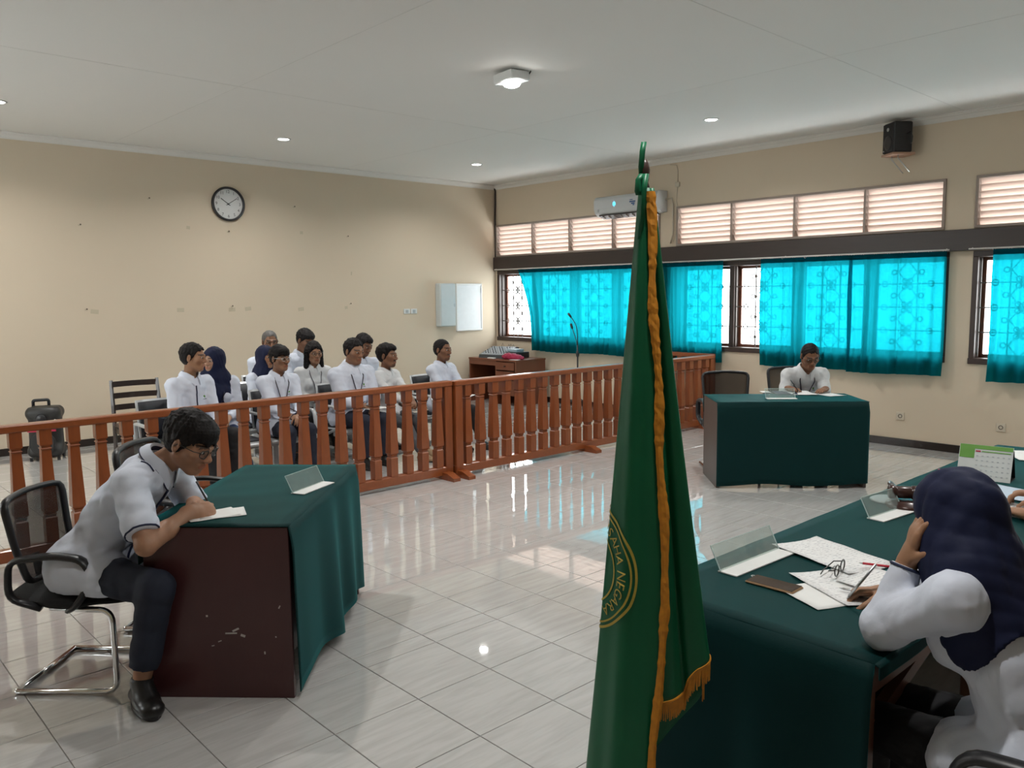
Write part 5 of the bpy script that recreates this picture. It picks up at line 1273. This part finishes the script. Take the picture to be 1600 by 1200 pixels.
# ------------------------------------------------------------------ people in the audience
AG = 'people seated in the audience'
BZ = .47
lap = lambda sd, x=.05, y=.30, z=.13, pose='relaxed': {'t': (sd * x, y, BZ + z), 'pose': pose}
person('man in white shirt in profile leaning toward the woman in the navy headscarf', (2.93, -6.30), rad(18), s=1.02, hs=1.04, hz=BZ, lean=.10, head=(.50, .05, 0), tone='mid', hair='short', badge=True, collar_in=M_inner, placket=M_inner, pants=M_blackcl, cuff=True, seed=1, group=AG, arms={1: lap(1, .10, .33), -1: lap(-1, .02, .36)})
person('woman in navy headscarf facing the man beside her', (2.72, -5.95), rad(-12), s=.93, hz=BZ, lean=.02, head=(-.80, .02, -.08), tone='fair', hijab=True, hij_len=.23, bust=.02, lanyard=True, pants=M_jean, seed=2, group=AG, brow=.8, shoe=M_shoe, legs={1: {'t': (.05, .42, .085)}, -1: {'t': (-.16, .50, .085)}})
person('man in thin glasses with lanyard and badge card, hands in lap', (2.96, -5.46), rad(2), s=.93, hz=BZ, lean=.08, head=(.22, .05, 0), tone='tan', hair='fringe', glasses=M_steel, lanyard=True, badge=True, pants=M_navy, cuff=True, seed=3, group=AG, arms={1: lap(1, .03, .36, .11), -1: lap(-1, .02, .38, .13)})
person('grey haired man in the last row', (1.50, -4.80), rad(-14), s=1.05, hz=BZ, lean=.03, head=(.0, .12, 0), tone='tan', hair='buzz', hairmat=M_greyhair, glasses=True, seed=4, group=AG, pants=M_blackcl)
person('woman in dark headscarf hidden behind the man in thin glasses', (2.22, -5.22), rad(0), s=.86, hz=BZ, lean=.05, head=(.1, .0, 0), tone='mid', hijab=True, hij_len=.22, bust=.015, seed=5, group=AG, pants=M_blackcl)
person('dark haired man bowing his head in the last row', (1.50, -4.42), rad(0), s=1.07, hz=BZ, lean=.06, head=(.25, .45, 0), tone='dark', hair='full', seed=6, group=AG, collar_in=M_inner, pants=M_blackcl)
person('woman with long black hair and glasses', (2.22, -4.66), rad(-12), s=.89, hz=BZ, lean=.06, head=(.06, .10, 0), tone='mid', hair='long', glasses=True, lanyard=True, card=False, bust=.015, shirt=M_shirt2, pants=M_blackcl, seed=7, group=AG, brow=.8)
person('broad man with cropped hair and lanyard holding a phone', (2.96, -4.66), rad(2), s=.96, hs=1.08, hz=BZ, lean=.08, head=(.12, .14, 0), tone='tan', hair='short', build=1.55, belly=.02, lanyard=True, card=False, badge=True, collar_in=M_inner, pants=M_navy, cuff=True, seed=8, group=AG, arms={1: lap(1, .04, .33, .14), -1: lap(-1, .07, .36, .13)})
person('man looking down in the second row behind the broad man', (2.22, -4.08), rad(2), s=1.0, hz=BZ, lean=.06, head=(.20, .38, 0), tone='dark', hair='full', beard=.5, pocket=True, seed=9, group=AG, pants=M_blackcl)
person('bearded man in white shirt and grey trousers', (2.97, -4.25), rad(14), s=.84, hs=1.03, hz=BZ, lean=.04, head=(.28, .0, 0), tone='dark', hair='full', beard=.75, shirt=M_shirt2, pants=M_greycl, shoe=M_tan, seed=10, group=AG, legs={1: {'t': (.02, .52, .085)}, -1: {'t': (-.14, .46, .085)}}, arms={1: lap(1, .04, .35, .13), -1: lap(-1, .02, .37, .14)})
person('man with goatee at the right end of the audience', (2.96, -3.47), rad(8), s=.87, hs=1.02, hz=BZ, lean=-.04, head=(.14, .02, 0), tone='dark', hair='buzz', hairmat=M_hair, beard=.6, collar_in=M_inner, pants=M_blackcl, cuff=True, seed=11, group=AG, arms={1: lap(1, .06, .31, .13), -1: lap(-1, .03, .36, .12)}, legs={1: {'t': (.10, .40, .085)}, -1: {'t': (-.12, .47, .085)}})
props(MB().box((3.33, -4.63, BZ + .185), (.075, .15, .010), rotx(.5) @ rotz(.3), .003).build('phone', mat('silver_phone', (.45, .46, .48), .25, .6)), 'silver phone in the hands of the broad man', 'phone')
props(MB().box((3.34, -4.60, BZ + .112), (.15, .21, .003), rotz(.2)).build('folded_paper', MATS['plain_paper']), 'white paper on the lap of the broad man', 'paper')
t = thing('booklet', 'dark booklet with white pages on the lap of the man at the right end', 'booklet', (3.30, -3.44, BZ + .105), .3)
MB().box((0, 0, .004), (.16, .22, .008), rotx(.1)).build('cover', M_inner, t); MB().box((.01, .0, .012), (.15, .21, .006), rotx(.1)).build('pages', MATS['plain_paper'], t)

# ------------------------------------------------------------------ men at the desks, women at the judges' table
wm = person('young man in glasses and short sleeves writing at the left desk', (6.281, -8.030), rad(45), s=1.06, hs=1.08, hz=.53, lean=.62, hunch=.12, head=(-.22, .45, .0), head_off=(0, .04, -.045), tone=(.36, .19, .115), hair='fringe', glasses=True, sleeve='short', collar_in=M_inner, placket=M_inner, piping=True, pants=M_navy, ankle_skin=True, voxel=.0085, fineh=.0042, finehand=(1,), cloth_voxel=.0075, wr=.0030, seed=21,
            arms={1: dict(w=(6.700, -7.745, .778), wp=(6.95, -8.2, .6), wf=(-.12, 1, -.10), wn=(-.75, -.1, -.65), pose='pen'), -1: dict(w=(6.545, -7.665, .778), wp=(5.9, -7.5, .7), wf=(.85, -.1, -.02), wn=(0, 0, -1), pose='flat')},
            legs={1: dict(w=(6.70, -7.985, .088), wp=(7.1, -7.75, .9), wtoe=(.97, -.05)), -1: dict(w=(6.47, -7.68, .088), wp=(6.7, -7.4, .9), wtoe=(.7, .7))})
person('man in glasses and lanyard writing at the desk by the window wall', (6.15, -1.47), rad(-45), s=.97, hs=1.02, hz=.50, lean=.50, hunch=.15, head=(.0, .42, 0), tone='dark', hair='buzz', hairmat=M_hair, glasses=True, lanyard=True, card=False, badge=True, shirt=M_shirt2, pants=M_blackcl, seed=22, finehand=(1, -1), voxel=.010, fineh=.0055,
       arms={1: dict(w=(6.33, -1.98, .785), wp=(6.0, -1.72, .2), wf=(.55, .15, -.1), wn=(.1, .2, -1), pose='pen'), -1: dict(w=(6.60, -1.80, .785), wp=(6.42, -1.3, .2), wf=(.05, -.9, -.05), wn=(0, 0, -1), pose='flat')})
jw = person('woman in navy headscarf resting her cheek on her hand at the judges table', (9.63, -6.80), rad(180), s=1.0, hs=.98, hz=.52, lean=.36, hunch=.25, head=(-.30, .32, 0), head_off=(0, -.04, -.045), build=.9, tone='mid', hijab=True, hij_len=.21, bust=.015, pants=M_blackcl, seed=31, cuff=True, voxel=.0085, fineh=.0045, finehand=(1, -1), cloth_voxel=.007, wr=.0030,
            arms={-1: dict(w=(9.315, -6.87, .975), we=(9.285, -6.93, .808), wf=(.18, .10, 1), wn=(.8, .5, -.1), pose='cup'), 1: dict(w=(9.17, -6.60, .785), wp=(9.3, -6.2, .8), wf=(-.8, -.35, -.08), wn=(-.1, -.4, -1), pose='pen')},
            legs={1: {'t': (.12, .40, .088)}, -1: {'t': (-.03, .40, .088), 'pole': (-.03, .9, .9)}})
if DEBUG:
    for q in (1, -1): print('JW', q, [tuple(round(float(v)) for v in project(jw['toW'](jw[k][q]))[:2]) for k in ('sh', 'el', 'wr')], jw['toW'](jw['el'][q]))
    print('head', project(jw['toW'](jw['hc'])), jw['toW'](jw['hc']))
person('judge beyond the right edge with hands on papers', (9.80, -5.12), rad(180), s=1.0, hz=.53, lean=.30, hunch=.2, head=(0, .2, 0), tone='mid', hair='short', pants=M_blackcl, seed=32, finehand=(1, -1), voxel=.011, fineh=.006,
       arms={-1: dict(w=(9.20, -5.34, .785), wp=(9.5, -5.9, .8), wf=(-.7, .45, -.05), wn=(0, 0, -1), pose='relaxed'), 1: dict(w=(9.13, -5.05, .80), wp=(9.5, -4.4, .8), wf=(-.8, -.25, -.05), wn=(0, -.2, -1), pose='relaxed')})

# ------------------------------------------------------------------ things on the desks
M_paper = MATS['plain_paper']
def mat_print(name):
    m = bpy.data.materials.new(name); m.use_nodes = True; nt = m.node_tree; N = nt.nodes; L = nt.links; b = N['Principled BSDF']
    tc = N.new('ShaderNodeTexCoord'); wv = N.new('ShaderNodeTexWave'); wv.bands_direction = 'Y'; wv.inputs['Scale'].default_value = 22; wv.inputs['Distortion'].default_value = 0
    L.new(tc.outputs['Object'], wv.inputs['Vector']); nz = N.new('ShaderNodeTexNoise'); nz.inputs['Scale'].default_value = 90; L.new(tc.outputs['Object'], nz.inputs['Vector'])
    mu = N.new('ShaderNodeMath'); mu.operation = 'MULTIPLY'; L.new(wv.outputs['Fac'], mu.inputs[0]); L.new(nz.outputs['Fac'], mu.inputs[1])
    cr = N.new('ShaderNodeValToRGB'); cr.color_ramp.elements[0].position = .42; cr.color_ramp.elements[0].color = (.76, .76, .75, 1); cr.color_ramp.elements[1].position = .62; cr.color_ramp.elements[1].color = (.40, .40, .42, 1)
    L.new(mu.outputs[0], cr.inputs[0]); L.new(cr.outputs[0], b.inputs['Base Color']); b.inputs['Roughness'].default_value = .7
    MATS[name] = m; return m
M_print = mat_print('faintly_printed_paper')
def paper(label, loc, ang, w, l, z, m=None, curl=.004, seed=0, name='paper_sheet', group=None):
    t = thing(name, label, 'paper', (loc[0], loc[1], z), ang, group)
    G = [[(-w / 2 + w * i / 6, -l / 2 + l * j / 8, .002 + curl * (abs(i / 3 - 1) ** 3 + .4 * math.sin(j * .8 + i * .5 + seed) ** 2)) for j in range(9)] for i in range(7)]
    MB().sheet(G, .0012).build('sheet', m or M_paper, t, True); return t
def pen(label, tip, d, col, L=.14):
    d = nrm(d); tip = V3(tip); t = thing('pen', label, 'pen', tuple(tip)); MB().tube([d * .012, d * L], .0042, 8).build('barrel', col, t, True); MB().tube([d * 0, d * .013], [.001, .004], 8).build('tip', M_steel, t, True)
M_acr = mat_clear('clear_acrylic', (.90, .95, .93), .12, .03, .13, (.7, .78, .76)); M_edge = mat('acrylic_edge', (.55, .68, .66), .2)
def name_stand(label, c, ang, L, z, card=True):
    """clear name stand: an acrylic sheet folded over a white card; length along local x"""
    t = thing('name_stand', label, 'name stand', (c[0], c[1], z), ang, 'clear acrylic name stands')
    MB().box((0, -.035, .0035), (L, .075, .005), bev=.001).build('card_base', M_paper, t)
    R = rotx(rad(-28)); MB().box(V3((0, .012, .045)), (L, .003, .090), R).build('clear_sheet', M_acr, t)
    for sx in (-1, 1): MB().box(V3((sx * L / 2, .012, .045)), (.002, .0035, .090), R).build('sheet_edge', M_edge, t)
    MB().box(V3((0, .033, .0845)), (L, .0035, .002), R).build('sheet_edge', M_edge, t)
TZ = .7475
paper('small paper under the hand of the man at the left desk', (6.705, -7.655), rad(82), .21, .15, TZ, curl=.003); paper('white notebook sheet beneath the paper at the left desk', (6.715, -7.61), rad(70), .19, .15, TZ - .0005, curl=.002)
tp = wm['hf'][1][3][0]; tpw = wm['toW'](tp); pen('dark pen in the fingers of the man at the left desk', (tpw[0] + .004, tpw[1] + .012, .755), (-.35, -.25, .75), M_black)
name_stand('clear name stand on the left desk', (6.545, -7.105), rad(116), .26, TZ)
paper('open white papers under the hands of the man by the window wall', (6.46, -1.99), rad(-45), .30, .21, TZ, M_print, .004); paper('second white sheet by the left hand of the man by the window wall', (6.70, -1.92), rad(-25), .24, .17, TZ, M_print, .003); paper('dark blue folder under the papers by the window wall', (6.34, -2.06), rad(-50), .26, .20, TZ, M_inner, .002)
paper('pale paper at the left end of the desk by the window wall', (6.17, -2.12), rad(-45), .10, .08, TZ, curl=.002)
pen('dark pen in the hand of the man by the window wall', (6.44, -1.99, .755), (-.5, -.1, .7), M_black)
name_stand('clear name stand on the desk by the window wall', (6.50, -2.44), rad(45), .26, TZ)
JZ = JH + .006
name_stand('clear name stand on the near end of the judges table', (8.66, -6.55), rad(88), .36, JZ)
name_stand('clear name stand beside the gavel', (8.735, -5.61), rad(84), .26, JZ)
t = thing('mobile_phone', 'gold mobile phone lying on the judges table', 'phone', (8.85, -6.715, JZ), rad(2)); MB().box((0, 0, .005), (.165, .078, .009), bev=.004).build('case', mat('gold_phone_edge', (.35, .22, .12), .3, .5), t)
MB().box((0, 0, .0098), (.155, .070, .001)).build('screen', mat('dark_reflecting_screen', (.05, .035, .028), .08), t); MB().tube([(-.085, .02, .005), (-.093, .024, .005), (-.093, .032, .005), (-.085, .034, .005)], .0015, 5).build('strap_loop', M_white, t, True)
paper('long printed sheets farthest from the woman at the judges table', (8.84, -6.30), rad(72), .22, .36, JZ, M_print, .006, 1); paper('printed sheets under the spectacles', (9.02, -6.55), rad(62), .24, .30, JZ, M_print, .004, 2)
paper('sheet nearest the table corner under the printed sheets', (9.0, -6.67), rad(66), .22, .20, JZ - .0005, M_paper, .002, 3); paper('white sheet under the writing hand of the woman', (9.13, -6.47), rad(80), .21, .28, JZ + .004, M_print, .004, 4)
pen('silver pen lying in front of the woman at the judges table', (9.02, -6.62, JZ + .014), (.85, .15, .02), M_steel, .13); pen('red pen on the papers of the judges table', (8.965, -6.36, JZ + .02), (.9, .35, .0), mat('red_pen', (.5, .01, .03), .3), .13)
tp = jw['toW'](jw['hf'][1][3][0]); pen('grey pen held by the woman at the judges table', (tp[0] - .01, tp[1], JZ + .012), (.45, .2, .75), M_steel)
t = thing('spectacles', 'folded dark spectacles lying on the printed sheets', 'spectacles', (8.955, -6.48, JZ + .010), rad(100)); m = MB()
for q in (-1, 1): m.tube([(q * .033 + .024 * math.cos(a), 0, .019 + .018 * math.sin(a)) for a in np.linspace(0, 6.283, 19)[:-1]], .0022, 5, closed=True)
m.tube([(-.009, 0, .024), (0, -.003, .027), (.009, 0, .024)], .002, 5); m.build('rims', M_specs, t, True)
MB().tube([(-.058, 0, .026), (-.055, .02, .020), (.03, .028, .008), (.055, .03, .004)], .002, 5).build('temple', M_specs, t, True); MB().tube([(.058, 0, .026), (.055, .035, .020), (-.03, .045, .010), (-.055, .045, .004)], .002, 5).build('temple', M_specs, t, True)
for q in (-1, 1): MB().add([(q * .033 + .023 * math.cos(a), 0, .019 + .017 * math.sin(a)) for a in np.linspace(0, 6.283, 19)[:-1]], [tuple(range(18))]).build('lens', M_lens, t)
# gavel
M_gav = mat('dark_gavel_wood', (.045, .016, .012), .28, var=.2, coat=.3)
t = thing('gavel_block', 'round dark wooden sound block under the gavel', 'sound block', (8.76, -5.43, JZ)); MB().lathe([(.085, 0), (.09, .008), (.085, .018), (.07, .022), (.066, .03), (.02, .032)], 28).build('block', M_gav, t, True)
t = thing('gavel', 'dark turned wooden gavel lying on its block', 'gavel', (8.745, -5.44, JZ + .034), rad(35))
MB().lathe([(.026, -.060), (.030, -.055), (.030, -.035), (.025, -.031), (.027, -.026), (.027, .026), (.025, .031), (.030, .035), (.030, .055), (.026, .060)], 20, c=(0, 0, .031), R=roty(math.pi / 2)).build('head', M_gav, t, True); MB().tube([(0, 0, .031), (.0, .10, .022), (.0, .20, .016), (0, .23, .016), (0, .235, .016)], [.010, .008, .011, .013, .006], 10).build('handle', M_gav, t, True)
props(MB().lathe([(.075, 0), (.08, .006), (.07, .012), (.02, .013)], 24, c=(8.66, -5.38, JZ)).build('grey_dish', M_grey, None, True), 'flat grey dish behind the gavel', 'dish')
# desk calendar
t = thing('desk_calendar', 'standing desk calendar with green header', 'calendar', (8.81, -4.60, JZ), .12); CW, CHh = .235, .175
M_cg = mat('green_calendar_header', (.13, .32, .05), .5); M_cw = mat('white_calendar_page', (.62, .64, .62), .6)
Rf, Rk = rotx(rad(-20)), rotx(rad(24)); f0 = V3((0, -.055, 0)); up = Rf @ V3((0, 0, 1)); nf = Rf @ V3((0, -1, 0))
pg = MB().box(f0 + up * CHh / 2, (CW, .003, CHh), Rf).build('front_page', M_cw, t); MB().box(V3((0, .084, 0)) + (Rk @ V3((0, 0, 1))) * CHh * .46, (CW, .003, CHh * .92), Rk).build('back_board', M_black, t); MB().box((0, .015, .002), (CW, .14, .003)).build('foot_board', M_black, t)
MB().box(f0 + up * (CHh - .011) + nf * .0022, (CW - .004, .001, .020), Rf).build('header_band', M_cg, pg); MB().box(f0 + up * (CHh - .045) + nf * .0022 + V3((-.082, 0, 0)), (.066, .001, .048), Rf).build('month_panel', M_cg, pg); MB().box(f0 + up * (CHh - .032) + nf * .0022 + V3((-.034, 0, 0)), (.022, .001, .007), Rf).build('red_mark', MATS['red_print'], pg); MB().box(f0 + up * (CHh - .032) + nf * .0022 + V3((.045, 0, 0)), (.125, .001, .005), Rf).build('week_line', M_cg, pg)
dm = MB()
for i in range(7):
    for j in range(5): dm.box(f0 + up * (CHh - .055 - j * .024) + nf * .0022 + V3((-.036 + i * .023, 0, 0)), (.009, .001, .005), Rf)
dm.build('date_marks', M_grey, pg)
paper('pale paper at the far end of the judges table', (8.80, -3.83), rad(35), .21, .30, JZ, M_paper, .003, 6); paper('papers under the hands of the judge beyond the right edge', (9.05, -5.18), rad(80), .24, .32, JZ, M_print, .004, 7); paper('blue tinted folder beside the calendar', (8.98, -4.86), rad(75), .22, .28, JZ, mat('pale_blue_folder', (.45, .55, .65), .5), .003, 8)

if DEBUG:
    print('TRIS', sum(len(o.data.loop_triangles) or (o.data.calc_loop_triangles() or len(o.data.loop_triangles)) for o in S.objects if o.type == 'MESH'))
